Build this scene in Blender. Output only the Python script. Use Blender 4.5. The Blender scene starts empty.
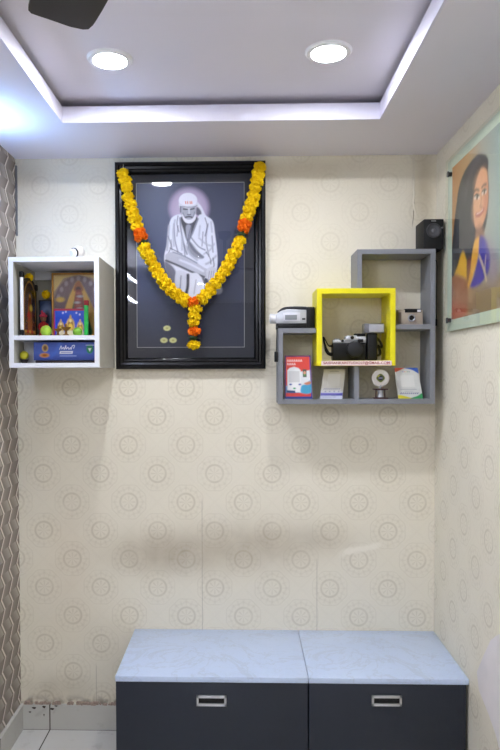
import bpy, bmesh, math, random
import numpy as np
from mathutils import Vector, Matrix, Euler
PI = math.pi
random.seed(7)
S = bpy.context.scene
COL = S.collection

# ------------------------------------------------------------------ camera
F = 660.0
YAW, PIT, ROL = 0.0261, -0.0253, -0.0025
CX, CY = 225.4, 388.0
CAMP = Vector((0, -3.0, 1.6522))
fw = Vector((-math.sin(YAW) * math.cos(PIT), math.cos(YAW) * math.cos(PIT), math.sin(PIT)))
r0 = Vector((math.cos(YAW), math.sin(YAW), 0)); u0 = r0.cross(fw)
rt = r0 * math.cos(ROL) + u0 * math.sin(ROL)
up = -r0 * math.sin(ROL) + u0 * math.cos(ROL)
cam = bpy.data.cameras.new('camera')
co = bpy.data.objects.new('camera', cam); COL.objects.link(co)
co.matrix_world = Matrix(((rt.x, up.x, -fw.x, CAMP.x), (rt.y, up.y, -fw.y, CAMP.y), (rt.z, up.z, -fw.z, CAMP.z), (0, 0, 0, 1)))
cam.sensor_fit = 'HORIZONTAL'; cam.sensor_width = 36; cam.lens = 36 * F / 500
cam.shift_x = -(CX - 250) / 500; cam.shift_y = (CY - 375) / 500
cam.clip_start = 0.02
S.camera = co

def ray(px, py): return fw + rt * ((px - CX) / F) - up * ((py - CY) / F)
def at(px, py, Y=0.0):
    d = ray(px, py); return CAMP + d * ((Y - CAMP.y) / d.y)
def atx(px, py, X):
    d = ray(px, py); return CAMP + d * ((X - CAMP.x) / d.x)
def atz(px, py, Z):
    d = ray(px, py); return CAMP + d * ((Z - CAMP.z) / d.z)

# ------------------------------------------------------------------ colour + nodes
def lin(c):
    o = []
    for v in c[:3]:
        v = v / 255.0
        o.append(v / 12.92 if v <= 0.04045 else ((v + 0.055) / 1.055) ** 2.4)
    return tuple(o)
def lin4(c): return lin(c) + (1.0,)

class NV:
    def __init__(s, nx, sock): s.n = nx; s.s = sock
    def __add__(a, b): return a.n.m('ADD', a, b)
    __radd__ = __add__
    def __sub__(a, b): return a.n.m('SUBTRACT', a, b)
    def __rsub__(a, b): return a.n.m('SUBTRACT', b, a)
    def __mul__(a, b): return a.n.m('MULTIPLY', a, b)
    __rmul__ = __mul__
    def __truediv__(a, b): return a.n.m('DIVIDE', a, b)
class NX:
    def __init__(s, mat):
        mat.use_nodes = True
        s.t = mat.node_tree; s.N = s.t.nodes; s.L = s.t.links
        s.b = s.N['Principled BSDF']
    def plug(s, sock, v):
        if isinstance(v, NV): s.L.new(v.s, sock)
        else: sock.default_value = v
    def m(s, op, a, b=None, c=None):
        n = s.N.new('ShaderNodeMath'); n.operation = op
        for i, v in enumerate((a, b, c)):
            if v is not None: s.plug(n.inputs[i], v)
        return NV(s, n.outputs[0])
    def pos(s):
        tc = s.N.new('ShaderNodeTexCoord'); sp = s.N.new('ShaderNodeSeparateXYZ')
        s.L.new(tc.outputs['Object'], sp.inputs[0])
        return [NV(s, sp.outputs[i]) for i in range(3)], NV(s, tc.outputs['Object'])
    def comb(s, x, y, z=0.0):
        n = s.N.new('ShaderNodeCombineXYZ')
        for i, v in enumerate((x, y, z)): s.plug(n.inputs[i], v)
        return NV(s, n.outputs[0])
    def noise(s, vec, scale, detail=3, rough=.5, dist=0.0):
        n = s.N.new('ShaderNodeTexNoise'); s.L.new(vec.s, n.inputs['Vector'])
        n.inputs['Scale'].default_value = scale; n.inputs['Detail'].default_value = detail
        n.inputs['Roughness'].default_value = rough; n.inputs['Distortion'].default_value = dist
        return NV(s, n.outputs['Fac'])
    def ss(s, v, a, b):            # smoothstep a->b
        n = s.N.new('ShaderNodeMapRange'); n.interpolation_type = 'SMOOTHSTEP'
        s.plug(n.inputs[0], v)
        if a <= b: n.inputs[1].default_value, n.inputs[2].default_value = a, b
        else:
            n.inputs[1].default_value, n.inputs[2].default_value = b, a
            n.inputs[3].default_value, n.inputs[4].default_value = 1, 0
        return NV(s, n.outputs[0])
    def band(s, v, c, w):          # 1 at v=c, fades out by w
        return s.ss(s.m('ABSOLUTE', v - c), w, 0.0)
    def mix(s, f, a, b):
        n = s.N.new('ShaderNodeMix'); n.data_type = 'RGBA'
        s.plug(n.inputs[0], f)
        for i, v in ((6, a), (7, b)):
            if isinstance(v, NV): s.L.new(v.s, n.inputs[i])
            else: n.inputs[i].default_value = lin4(v)
        return NV(s, n.outputs[2])
    def bump(s, h, strength, dist=.002):
        n = s.N.new('ShaderNodeBump'); s.plug(n.inputs['Height'], h)
        n.inputs['Strength'].default_value = strength; n.inputs['Distance'].default_value = dist
        s.L.new(n.outputs[0], s.b.inputs['Normal'])
    def out(s, col): s.L.new(col.s, s.b.inputs['Base Color'])

MATS = {}
def mat(name, col, rough=.5, metal=0.0, vary=.06, scale=30, bump=0.0, spec=.5, sheen=0, coat=0):
    if name in MATS: return MATS[name]
    m = bpy.data.materials.new(name); MATS[name] = m
    x = NX(m); p, v = x.pos()
    n = x.noise(v, scale)
    lo = tuple(max(0, c * (1 - vary)) for c in col); hi = tuple(min(255, c * (1 + vary)) for c in col)
    x.out(x.mix(n, lo, hi))
    x.b.inputs['Roughness'].default_value = rough; x.b.inputs['Metallic'].default_value = metal
    x.b.inputs['Specular IOR Level'].default_value = spec
    x.b.inputs['Coat Weight'].default_value = coat
    if bump: x.bump(n, bump)
    return m
def emis(name, col, strength):
    m = bpy.data.materials.new(name); x = NX(m)
    x.b.inputs['Base Color'].default_value = lin4(col)
    x.b.inputs['Emission Color'].default_value = lin4(col)
    x.b.inputs['Emission Strength'].default_value = strength
    return m
def glassmat(name, tint=(255, 255, 255), refl=.06):
    m = bpy.data.materials.new(name); x = NX(m)
    tr = x.N.new('ShaderNodeBsdfTransparent'); tr.inputs[0].default_value = lin4(tint)
    gl = x.N.new('ShaderNodeBsdfGlossy'); gl.inputs['Roughness'].default_value = .01
    fr = x.N.new('ShaderNodeFresnel'); fr.inputs['IOR'].default_value = 1.5
    ge = x.N.new('ShaderNodeNewGeometry'); fk = x.m('MULTIPLY', NV(x, fr.outputs[0]), 1 - NV(x, ge.outputs['Backfacing']))
    mx = x.N.new('ShaderNodeMixShader')
    x.L.new(fk.s, mx.inputs[0]); x.L.new(tr.outputs[0], mx.inputs[1]); x.L.new(gl.outputs[0], mx.inputs[2])
    x.L.new(mx.outputs[0], x.N['Material Output'].inputs['Surface'])
    x.N.remove(x.b)
    return m
def paintmat(name, rough=.5, spec=.5):
    m = bpy.data.materials.new(name); x = NX(m)
    a = x.N.new('ShaderNodeAttribute'); a.attribute_name = 'print'
    x.L.new(a.outputs['Color'], x.b.inputs['Base Color'])
    x.b.inputs['Roughness'].default_value = rough; x.b.inputs['Specular IOR Level'].default_value = spec
    return m

# ------------------------------------------------------------------ mesh builder
class MB:
    def __init__(s): s.bm = bmesh.new()
    def box(s, x0, x1, y0, y1, z0, z1, bev=0.0, seg=2, M=None):
        b = bmesh.new(); bmesh.ops.create_cube(b, size=1)
        T = Matrix.Translation(((x0 + x1) / 2, (y0 + y1) / 2, (z0 + z1) / 2)) @ Matrix.Diagonal((abs(x1 - x0), abs(y1 - y0), abs(z1 - z0), 1))
        bmesh.ops.transform(b, matrix=T, verts=b.verts)
        if bev: bmesh.ops.bevel(b, geom=list(b.edges), offset=bev, segments=seg, profile=.5, affect='EDGES')
        return s._add(b, M)
    def _add(s, b, M=None):
        if M is not None: bmesh.ops.transform(b, matrix=M, verts=b.verts)
        me = bpy.data.meshes.new('tmp'); b.to_mesh(me); b.free(); s.bm.from_mesh(me); bpy.data.meshes.remove(me)
        return s
    def cyl(s, a, b_, r1, r2=None, seg=24, cap=True):
        a = Vector(a); b_ = Vector(b_); d = b_ - a
        b = bmesh.new()
        bmesh.ops.create_cone(b, cap_ends=cap, segments=seg, radius1=r1, radius2=r1 if r2 is None else r2, depth=d.length)
        M = Matrix.Translation((a + b_) / 2) @ d.to_track_quat('Z', 'Y').to_matrix().to_4x4()
        return s._add(b, M)
    def sph(s, c, r, sc=(1, 1, 1), seg=20, M=None):
        b = bmesh.new(); bmesh.ops.create_uvsphere(b, u_segments=seg, v_segments=max(8, seg // 2 + 2), radius=r)
        T = Matrix.Translation(c) @ Matrix.Diagonal((*sc, 1))
        if M is not None: T = Matrix.Translation(c) @ M @ Matrix.Diagonal((*sc, 1))
        return s._add(b, T)
    def lathe(s, prof, seg=28, M=None):   # profile (r,z) around z
        b = bmesh.new(); rings = []
        for r, z in prof:
            if r < 1e-6: rings.append([b.verts.new((0, 0, z))])
            else: rings.append([b.verts.new((r * math.cos(2 * PI * i / seg), r * math.sin(2 * PI * i / seg), z)) for i in range(seg)])
        for A, B in zip(rings, rings[1:]):
            for i in range(seg):
                j = (i + 1) % seg
                if len(A) == 1 and len(B) == 1: continue
                if len(A) == 1: b.faces.new((A[0], B[j], B[i]))
                elif len(B) == 1: b.faces.new((A[i], A[j], B[0]))
                else: b.faces.new((A[i], A[j], B[j], B[i]))
        bmesh.ops.recalc_face_normals(b, faces=b.faces)
        return s._add(b, M)
    def prism(s, pts, d0, d1, axis='y', bev=0.0, M=None):   # outline pts in (a,b); axis = extrude axis
        b = bmesh.new()
        def P(p, d): return (p[0], d, p[1]) if axis == 'y' else ((d, p[0], p[1]) if axis == 'x' else (p[0], p[1], d))
        A = [b.verts.new(P(p, d0)) for p in pts]; B = [b.verts.new(P(p, d1)) for p in pts]
        n = len(pts)
        b.faces.new(A); b.faces.new(B[::-1])
        for i in range(n): b.faces.new((A[i], B[i], B[(i + 1) % n], A[(i + 1) % n]))
        bmesh.ops.recalc_face_normals(b, faces=b.faces)
        if bev: bmesh.ops.bevel(b, geom=list(b.edges), offset=bev, segments=2, profile=.5, affect='EDGES')
        return s._add(b, M)
    def tube(s, pts, r, seg=8, flat=1.0):
        pts = [Vector(p) for p in pts]; b = bmesh.new(); rings = []
        prev = None
        for i, p in enumerate(pts):
            t = (pts[min(i + 1, len(pts) - 1)] - pts[max(i - 1, 0)]).normalized()
            if prev is None:
                n = t.orthogonal().normalized()
            else: n = (prev - t * prev.dot(t)).normalized()
            prev = n; k = t.cross(n)
            rings.append([b.verts.new(p + n * r * math.cos(2 * PI * j / seg) + k * r * flat * math.sin(2 * PI * j / seg)) for j in range(seg)])
        for A, B in zip(rings, rings[1:]):
            for j in range(seg): b.faces.new((A[j], A[(j + 1) % seg], B[(j + 1) % seg], B[j]))
        b.faces.new(rings[0][::-1]); b.faces.new(rings[-1])
        bmesh.ops.recalc_face_normals(b, faces=b.faces)
        return s._add(b)
    def quad(s, *ps):
        s.bm.faces.new([s.bm.verts.new(p) for p in ps]); return s
def spline(pts, n=8, closed=False):
    P = [Vector(p) for p in pts]; o = []; N = len(P)
    for i in range(N if closed else N - 1):
        if closed: a, b, c, d = P[(i - 1) % N], P[i], P[(i + 1) % N], P[(i + 2) % N]
        else: a, b, c, d = P[max(i - 1, 0)], P[i], P[i + 1], P[min(i + 2, N - 1)]
        for k in range(n):
            t = k / n
            o.append(.5 * ((2 * b) + (c - a) * t + (2 * a - 5 * b + 4 * c - d) * t * t + (3 * b - a - 3 * c + d) * t ** 3))
    if not closed: o.append(P[-1])
    return o

def rootloc(o):
    v = Vector((0, 0, 0))
    while o is not None: v += o.location; o = o.parent
    return v
def obj(name, mb, m, parent=None, smooth=True, local=False, label=None):
    me = bpy.data.meshes.new(name)
    if isinstance(mb, MB):
        if parent is not None and not local:
            bmesh.ops.translate(mb.bm, vec=-rootloc(parent), verts=mb.bm.verts)
        mb.bm.to_mesh(me); mb.bm.free()
    else: me = mb
    o = bpy.data.objects.new(name, me); COL.objects.link(o)
    if m is not None and not me.materials: me.materials.append(m)
    if parent is not None: o.parent = parent
    if smooth:
        for p in me.polygons: p.use_smooth = True
        try: me.set_sharp_from_angle(angle=math.radians(35))
        except Exception: pass
    if label: o['label'] = label
    return o
def tag(o, label, cat, group=None):
    o['label'] = label; o['category'] = cat
    if group: o['group'] = group
    return o
def thing(name, label, cat, loc=(0, 0, 0), rot=(0, 0, 0), group=None):
    o = bpy.data.objects.new(name, None); COL.objects.link(o)
    o.empty_display_size = .05
    o.location = loc; o.rotation_euler = rot
    return tag(o, label, cat, group)
def struct(o): o['kind'] = 'structure'; return o
def copy_tree(o, parent=None, loc=None):
    c = o.copy(); COL.objects.link(c)
    if parent is not None: c.parent = parent
    if loc is not None: c.location = loc
    for ch in list(o.children): copy_tree(ch, c)
    return c

# ------------------------------------------------------------------ printed pictures: shapes baked on a fine grid
class Paint:
    def __init__(s, w, h, n, base, conv=None, k=1.0):
        s.w, s.h, s.k = w, h, k
        s.nx = max(8, int(n)); s.ny = max(8, int(n * h / w))
        s.U, s.V = np.meshgrid(np.linspace(0, w, s.nx + 1), np.linspace(0, h, s.ny + 1))
        s.C = np.zeros(s.U.shape + (3,)); s.C[:] = lin(base)
        s.conv = conv or (lambda p: p)
    def _blend(s, a, col):
        a = np.clip(a, 0, 1)[..., None]; s.C = s.C * (1 - a) + np.array(lin(col)) * a
    def poly(s, pts, col, f=1.0, a=1.0, sm=True):
        P = [s.conv(p) for p in pts]
        if sm: P = [(v[0], v[1]) for v in spline([(p[0], p[1], 0) for p in P], 6, True)]
        P = np.array([(p[0], p[1]) for p in P]); Q = np.roll(P, -1, 0)
        d2 = np.full(s.U.shape, 1e9); ins = np.zeros(s.U.shape, bool)
        for (x0, y0), (x1, y1) in zip(P, Q):
            ex, ey = x1 - x0, y1 - y0
            t = np.clip(((s.U - x0) * ex + (s.V - y0) * ey) / (ex * ex + ey * ey + 1e-12), 0, 1)
            d2 = np.minimum(d2, (s.U - x0 - t * ex) ** 2 + (s.V - y0 - t * ey) ** 2)
            c = (y0 > s.V) != (y1 > s.V)
            with np.errstate(divide='ignore', invalid='ignore'):
                ins ^= c & (s.U < (x1 - x0) * (s.V - y0) / (y1 - y0 + 1e-15) + x0)
        d = np.sqrt(d2) * np.where(ins, 1, -1)
        s._blend((d / (f * s.k) + .5) * 1.0 * a if a == 1 else np.clip(d / (f * s.k) + .5, 0, 1) * a, col)
    def ell(s, c, rx, ry, col, f=1.0, a=1.0, rot=0):
        c = s.conv(c); x = s.U - c[0]; y = s.V - c[1]
        cr, sr = math.cos(rot), math.sin(rot)
        x, y = x * cr + y * sr, -x * sr + y * cr
        rx *= s.k; ry *= s.k
        q = np.sqrt((x / rx) ** 2 + (y / ry) ** 2)
        s._blend(np.clip((1 - q) * min(rx, ry) / (f * s.k) + .5, 0, 1) * a, col)
    def line(s, pts, w, col, f=.6, a=1.0, sm=True):
        P = [s.conv(p) for p in pts]
        if sm and len(P) > 2: P = [(v[0], v[1]) for v in spline([(p[0], p[1], 0) for p in P], 6)]
        d2 = np.full(s.U.shape, 1e9)
        for (x0, y0), (x1, y1) in zip([p[:2] for p in P], [p[:2] for p in P[1:]]):
            ex, ey = x1 - x0, y1 - y0
            t = np.clip(((s.U - x0) * ex + (s.V - y0) * ey) / (ex * ex + ey * ey + 1e-12), 0, 1)
            d2 = np.minimum(d2, (s.U - x0 - t * ex) ** 2 + (s.V - y0 - t * ey) ** 2)
        s._blend(np.clip((w * s.k / 2 - np.sqrt(d2)) / (f * s.k) + .5, 0, 1) * a, col)
    def grad(s, pts_cols):   # vertical stops (0..1, colour)
        t = s.V / s.h
        for ch in range(3): s.C[..., ch] = np.interp(t, [p for p, c in pts_cols], [lin(c)[ch] for p, c in pts_cols])
    def hgrad(s, pts_cols):
        t = s.U / s.w
        for ch in range(3): s.C[..., ch] = np.interp(t, [p for p, c in pts_cols], [lin(c)[ch] for p, c in pts_cols])
    def mesh(s, name, f):    # f(u,v)->xyz
        bw = s.nx + 1
        vs = [f(u, v) for u, v in zip(s.U.ravel(), s.V.ravel())]
        fs = [(j * bw + i, j * bw + i + 1, (j + 1) * bw + i + 1, (j + 1) * bw + i) for j in range(s.ny) for i in range(s.nx)]
        me = bpy.data.meshes.new(name); me.from_pydata(vs, [], fs)
        at_ = me.color_attributes.new('print', 'FLOAT_COLOR', 'POINT')
        c = np.ones((s.U.size, 4), np.float32); c[:, :3] = s.C.reshape(-1, 3)
        at_.data.foreach_set('color', c.ravel())
        return me
def textmesh(txt, size_w, size_h):
    cu = bpy.data.curves.new('t', 'FONT'); cu.body = txt; cu.offset = .022
    o = bpy.data.objects.new('t', cu); COL.objects.link(o)
    dg = bpy.context.evaluated_depsgraph_get(); dg.update()
    me = bpy.data.meshes.new_from_object(o.evaluated_get(dg))
    bpy.data.objects.remove(o)
    xs = [v.co.x for v in me.vertices]; ys = [v.co.y for v in me.vertices]
    sx = size_w / (max(xs) - min(xs)); sy = size_h / (max(ys) - min(ys))
    for v in me.vertices: v.co = ((v.co.x - min(xs)) * sx, (v.co.y - min(ys)) * sy, 0)
    return me

# ------------------------------------------------------------------ dimensions
XL, XR, ZC, ZT = -1.0309, 0.8691, 2.619, 2.71
YR = -6.4
TX0, TX1, TY1, TY0 = -.6984, .5283, -.4264, -3.55
ZB = .115

# ------------------------------------------------------------------ materials
def wallpaper(name, axis):
    m = bpy.data.materials.new(name); x = NX(m); p, vec = x.pos()
    u = p[0] if axis == 'x' else p[1]
    w = p[2]
    o = at(301, 445) if axis == 'x' else Vector((0, -.13, 1.31))
    P = .2625
    a = (u - (o.x if axis == 'x' else o.y)) / P; b = (w - o.z) / P
    def cell(t, sh): return x.m('FRACT', t + (sh + 1000.5)) - .5
    ax, ay = cell(a, 0), cell(b, 0); bx, by = cell(a, .5), cell(b, .5)
    ra = x.m('SQRT', ax * ax + ay * ay); rb = x.m('SQRT', bx * bx + by * by)
    sel = x.m('LESS_THAN', ra, rb)
    def pick(i, j): return i * sel + j * (1 - sel)
    r = pick(ra, rb); th = x.m('ARCTAN2', pick(ay, by), pick(ax, bx))
    c8 = x.m('COSINE', th * 8); c16 = x.m('COSINE', th * 16.0)
    rr = r + c8 * .009
    ring1 = x.band(r, .150, .034)
    ring2 = x.band(rr, .305, .018); ring3 = x.band(r - c8 * .012, .235, .03)
    star = x.ss(r, .125, .10) * x.ss(c8, -.2, .8)
    petals = x.ss(r, .30, .27) * x.ss(r, .17, .2) * x.ss(c16, 0, 1)
    dia = x.m('ABSOLUTE', cell(a * 2 + b * 2, 0)); dib = x.m('ABSOLUTE', cell(a * 2 - b * 2, 0))
    latt = x.m('MAXIMUM', x.ss(dia, .07, .02), x.ss(dib, .07, .02)) * x.ss(r, .27, .33)
    fine = x.noise(vec, 160, 2)
    mot = x.noise(vec, 14, 4)
    big = x.noise(vec, 2.2, 3)
    pat = ring1 * .52 + ring2 * .22 + ring3 * .16 + star * .3 + petals * .14 + latt * .05
    pat = pat * (x.ss(mot, .25, .6) * .5 + .5)
    col = x.mix(big, (225, 218, 200), (237, 230, 211))
    col = x.mix(fine * .5, col, (217, 210, 188))
    fade = x.ss(w, 2.3, 1.5) * .45 + .4
    col = x.mix(pat * fade * .9, col, (166, 153, 124))
    if axis == 'x':
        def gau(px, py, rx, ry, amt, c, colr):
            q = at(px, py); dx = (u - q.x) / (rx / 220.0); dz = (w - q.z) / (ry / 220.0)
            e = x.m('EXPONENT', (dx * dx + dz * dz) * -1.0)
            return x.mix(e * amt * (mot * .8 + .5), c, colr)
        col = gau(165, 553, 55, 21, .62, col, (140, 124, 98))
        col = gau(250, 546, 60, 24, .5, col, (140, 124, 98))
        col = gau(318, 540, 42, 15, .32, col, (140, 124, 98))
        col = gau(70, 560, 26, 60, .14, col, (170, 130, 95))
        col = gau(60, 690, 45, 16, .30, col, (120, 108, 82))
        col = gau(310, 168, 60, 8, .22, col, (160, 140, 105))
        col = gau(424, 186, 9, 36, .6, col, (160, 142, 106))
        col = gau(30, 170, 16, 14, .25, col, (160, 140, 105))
        # pale rubbed scuff
        wob = x.noise(vec, 9, 3)
        q = at(362, 549); dz = w - q.z + (wob - .5) * .05; dx = u - q.x
        sc = x.ss(x.m('ABSOLUTE', dz - dx * .25), .022, .006) * x.ss(x.m('ABSOLUTE', dx), .12, .06)
        col = x.mix(sc * .75, col, (236, 230, 214))
        # sheet seams
        for px, y0, y1 in ((202, 500, 640), (317, 560, 640), (95, 665, 705), (412, 153, 225)):
            q = at(px, 500); z0 = at(px, y1).z; z1 = at(px, y0).z
            amp = .02 if px == 412 else .002
            ln = x.band(u + (wob - .5) * amp, q.x, .003) * x.ss(w, z0 - .02, z0 + .02) * x.ss(w, z1 + .02, z1 - .02)
            col = x.mix(ln * (.9 if px == 412 else .4), col, (112, 98, 74))
        q = at(100, 705)
        drt = x.ss(w, ZB + .05, ZB) * x.ss(x.noise(vec, 22, 4), .4, .62)
        col = x.mix(drt * .75, col, (88, 74, 60))
    x.out(col)
    x.b.inputs['Roughness'].default_value = .55
    x.b.inputs['Specular IOR Level'].default_value = .35
    x.bump(pat * .6 + fine * .25, .25, .001)
    return m
M_WALL = wallpaper('medallion_wallpaper_back', 'x')
M_WALLR = wallpaper('medallion_wallpaper_side', 'y')

def zigzag():
    m = bpy.data.materials.new('zigzag_wallpaper'); x = NX(m); p, vec = x.pos()
    d, z = p[1], p[2]
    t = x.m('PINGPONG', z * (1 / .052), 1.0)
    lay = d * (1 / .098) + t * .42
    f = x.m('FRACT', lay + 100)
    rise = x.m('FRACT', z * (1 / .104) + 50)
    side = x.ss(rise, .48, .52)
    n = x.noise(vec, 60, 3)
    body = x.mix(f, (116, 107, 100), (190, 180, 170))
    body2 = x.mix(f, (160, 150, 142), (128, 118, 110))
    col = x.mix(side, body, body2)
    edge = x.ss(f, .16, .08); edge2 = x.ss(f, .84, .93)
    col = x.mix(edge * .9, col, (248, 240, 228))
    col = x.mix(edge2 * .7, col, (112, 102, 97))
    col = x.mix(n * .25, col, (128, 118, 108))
    x.out(col); x.b.inputs['Roughness'].default_value = .6
    x.b.inputs['Specular IOR Level'].default_value = .3
    return m
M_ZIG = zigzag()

def tile(name, gx, gy, cell, col, grout, use=(0, 1), rough=.25):
    m = bpy.data.materials.new(name); x = NX(m); p, vec = x.pos()
    a = x.m('FRACT', (p[use[0]] - gx) / cell + 100.5) - .5
    g = x.ss(x.m('ABSOLUTE', a), .006, .003)
    if len(use) > 1:
        b = x.m('FRACT', (p[use[1]] - gy) / cell + 100.5) - .5
        g = x.m('MAXIMUM', g, x.ss(x.m('ABSOLUTE', b), .006, .003))
    n = x.noise(vec, 5, 4)
    c = x.mix(n, tuple(v * .94 for v in col), col)
    dirt = x.ss(x.noise(vec, 18, 4), .58, .72)
    c = x.mix(dirt * .18, c, (120, 108, 92))
    x.out(x.mix(g, c, grout)); x.b.inputs['Roughness'].default_value = rough
    return m
gq = at(50, 729, -.015)
M_FLOOR = tile('floor_tile', gq.x, -.015, .6, (206, 204, 198), (70, 64, 58))
M_BASE = tile('skirting_tile', gq.x, 0, .6, (196, 194, 186), (80, 72, 64), use=(0,))
M_BASEL = tile('skirting_tile_side', -.3, 0, .6, (196, 194, 186), (80, 72, 64), use=(1,))
M_CEIL = mat('ceiling_paint', (226, 222, 231), .6, vary=.012, scale=2.5, spec=.3)
M_LIP = mat('ceiling_lip_paint', (222, 219, 234), .5, vary=.01)

# ------------------------------------------------------------------ room
struct(obj('floor', MB().box(XL - .1, XR + .1, YR - .1, .1, -.1, 0), M_FLOOR, smooth=False))
wb = struct(obj('wall_back', MB().box(XL - .1, XR + .1, 0, .1, 0, ZT + .1), M_WALL, smooth=False))
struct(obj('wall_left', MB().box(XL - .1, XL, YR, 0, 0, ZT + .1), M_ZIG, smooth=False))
wr = struct(obj('wall_right', MB().box(XR, XR + .1, YR, 0, 0, ZT + .1), M_WALLR, smooth=False))
M_REAR = mat('rear_wall_paint', (104, 96, 90), .6, vary=.03, scale=3)
struct(obj('wall_rear', MB().box(XL - .1, XR + .1, YR - .1, YR, 0, ZT + .1), M_REAR, smooth=False))
ce = MB()
ce.box(XL, XR, YR, 0, ZT, ZT + .1)                         # tray slab
e = .008
ce.box(XL, XR, TY1 + e, 0, ZC, ZC + .062); ce.box(XL, XR, YR, TY0 - e, ZC, ZC + .062)
ce.box(XL, TX0 - e, TY0 - e, TY1 + e, ZC, ZC + .062); ce.box(TX1 + e, XR, TY0 - e, TY1 + e, ZC, ZC + .062)
struct(obj('ceiling', ce, M_CEIL, smooth=False))
lip = MB()                                                 # the bright edge round the recess
lip.box(TX0 - e, TX1 + e, TY1, TY1 + e, ZC, ZC + .063); lip.box(TX0 - e, TX1 + e, TY0 - e, TY0, ZC, ZC + .063)
lip.box(TX0 - e, TX0, TY0, TY1, ZC, ZC + .063); lip.box(TX1, TX1 + e, TY0, TY1, ZC, ZC + .063)
struct(obj('trim_1', lip, M_LIP, smooth=False))
struct(obj('baseboard_back', MB().box(XL, -.512, -.015, 0, 0, ZB, .001), M_BASE, smooth=False))
struct(obj('baseboard_left', MB().box(XL, XL + .015, YR, -.015, 0, ZB, .001), M_BASEL, smooth=False))
M_DIRT = mat('crumbled_plaster', (146, 128, 116), .9, vary=.3, scale=120)
cr = MB(); rnd = random.Random(3)
for i in range(46):
    X = XL + .012 + rnd.random() ** 1.3 * .5
    cr.box(X, X + .006 + rnd.random() * .022, -.0155 + rnd.random() * .006, -.0005, ZB - .001, ZB + .002 + rnd.random() * .011, 0, M=None)
struct(obj('trim_2', cr, M_DIRT, smooth=False))
M_GAP = mat('dark_chip', (58, 48, 42), .9)
ch = MB()
for (px, py, w, h) in ((34, 708, 5, 2.2), (44, 707, 4, 2.6), (52, 709, 5, 2.4), (44, 715, 1.2, 3), (30, 712, 3, 1.6), (56, 706, 4, 1.4)):
    q = at(px, py, -.015); a = w / 440; b = h / 440
    ch.prism([(q.x - a, q.z + b * .4), (q.x - a * .2, q.z + b), (q.x + a, q.z + b * .6), (q.x + a * .4, q.z - b), (q.x - a * .5, q.z - b * .5)], -.0157, -.0149)
struct(obj('trim_3', ch, M_GAP, smooth=False))
# loose wallpaper edge in the back corner above the speaker
M_PEEL = mat('peeled_paper', (214, 206, 186), .7, vary=.05)
pe = MB(); pts = []
rnd = random.Random(5)
ys = [153.5, 163, 172, 180, 188, 195, 203, 211, 217]
L = [(at(413 + (rnd.random() - .5) * 2.2 + max(0, y - 195) * .12, y)) for y in ys]
for a, b in zip(L, L[1:]):
    pe.quad((a.x - .004, -.0012, a.z), (a.x + .003, -.006, a.z), (b.x + .003, -.006, b.z), (b.x - .004, -.0012, b.z))
    pe.quad((a.x + .003, -.006, a.z), (a.x + .005, -.0012, a.z), (b.x + .005, -.0012, b.z), (b.x + .003, -.006, b.z))
struct(obj('trim_4', pe, M_PEEL, smooth=False))
# bare plaster patch low on the right wall
M_PLASTER = mat('bare_plaster', (226, 220, 218), .7, vary=.05, scale=8)
pp = [(491, 640), (496, 636), (500, 634), (506, 640), (512, 700), (512, 780), (502, 760), (496, 735), (489, 715), (479, 690), (477, 672), (484, 655)]
pw = [atx(a, b, XR) for a, b in pp]
struct(obj('trim_5', MB().prism([(q.y, q.z) for q in pw], XR - .0008, XR + .001, 'x'), M_PLASTER, smooth=False))
# cable/edge strip in the left corner
c0 = at(15.5, 166); c1 = at(16.5, 236)
struct(obj('trim_6', MB().box(XL + .001, XL + .009, -.010, -.001, c1.z, c0.z, .001), mat('grey_edge_strip', (120, 120, 122), .5), smooth=False))

# ------------------------------------------------------------------ ceiling lights
M_LAMP = emis('downlight_glow', (242, 246, 255), 44)
M_WHITE = mat('white_plastic', (236, 236, 240), .4, vary=.02)
def downlight(px, py, label, loc=None):
    c = atz(px, py, ZT) if loc is None else Vector(loc)
    t = thing('downlight', label, 'ceiling light', (c.x, c.y, ZT), group='round white downlights')
    t.rotation_euler = (PI, 0, 0)
    obj('trim_ring', MB().lathe([(.054, .0), (.054, .004), (.058, .009), (.072, .007), (.078, .001), (.078, 0)], 40), M_WHITE, t, local=True)
    obj('diffuser', MB().lathe([(0, .0035), (.054, .0035), (.054, .001), (0, .001)], 40), M_LAMP, t, local=True, label='glowing white diffuser')
    return t
d1 = downlight(110, 59, 'round white downlight on the left, near the fan blade')
d2 = downlight(328.5, 51.5, 'round white downlight on the right of the ceiling recess')
for X in (d1.location.x, d2.location.x):
    c = copy_tree(d1, None, (X, -3.15, ZT))
    c['label'] = 'round white downlight behind the viewer, %s side of the ceiling recess' % ('left' if X < 0 else 'right')
M_TUBE = emis('tube_glow', (150, 196, 255), 11)
M_TUBEW = emis('tube_glow_white', (228, 238, 255), 13)
def tube_light(y0, y1, z, label, right=0, m=None):
    W0 = XR if right else XL; d = -1 if right else 1
    t = thing('tube_light', label, 'tube light', (W0, (y0 + y1) / 2, z), group='tube lights on the side walls')
    def bx(mb, a, b, *r): return mb.box(min(W0 + d * a, W0 + d * b), max(W0 + d * a, W0 + d * b), *r)
    obj('batten', bx(MB(), .0006, .028, y0, y1, z - .016, z + .016, .003), M_WHITE, t)
    obj('tube', MB().cyl((W0 + d * .045, y0 + .02, z), (W0 + d * .045, y1 - .02, z), .013, seg=16), m or M_TUBE, t, label='glowing tube')
    for s, yy in ((1, y0), (-1, y1)):
        obj('end_cap', bx(MB(), .026, .06, min(yy, yy + s * .022), max(yy, yy + s * .022), z - .016, z + .016, .003), M_WHITE, t)
    return t
tube_light(-.64, -.38, 2.47, 'short white tube light high on the left wall, the one nearer the back wall')
tube_light(-3.15, -2.05, 2.48, 'upper of two parallel white tube lights on the left wall beside the viewer', 0, M_TUBEW)
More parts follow.
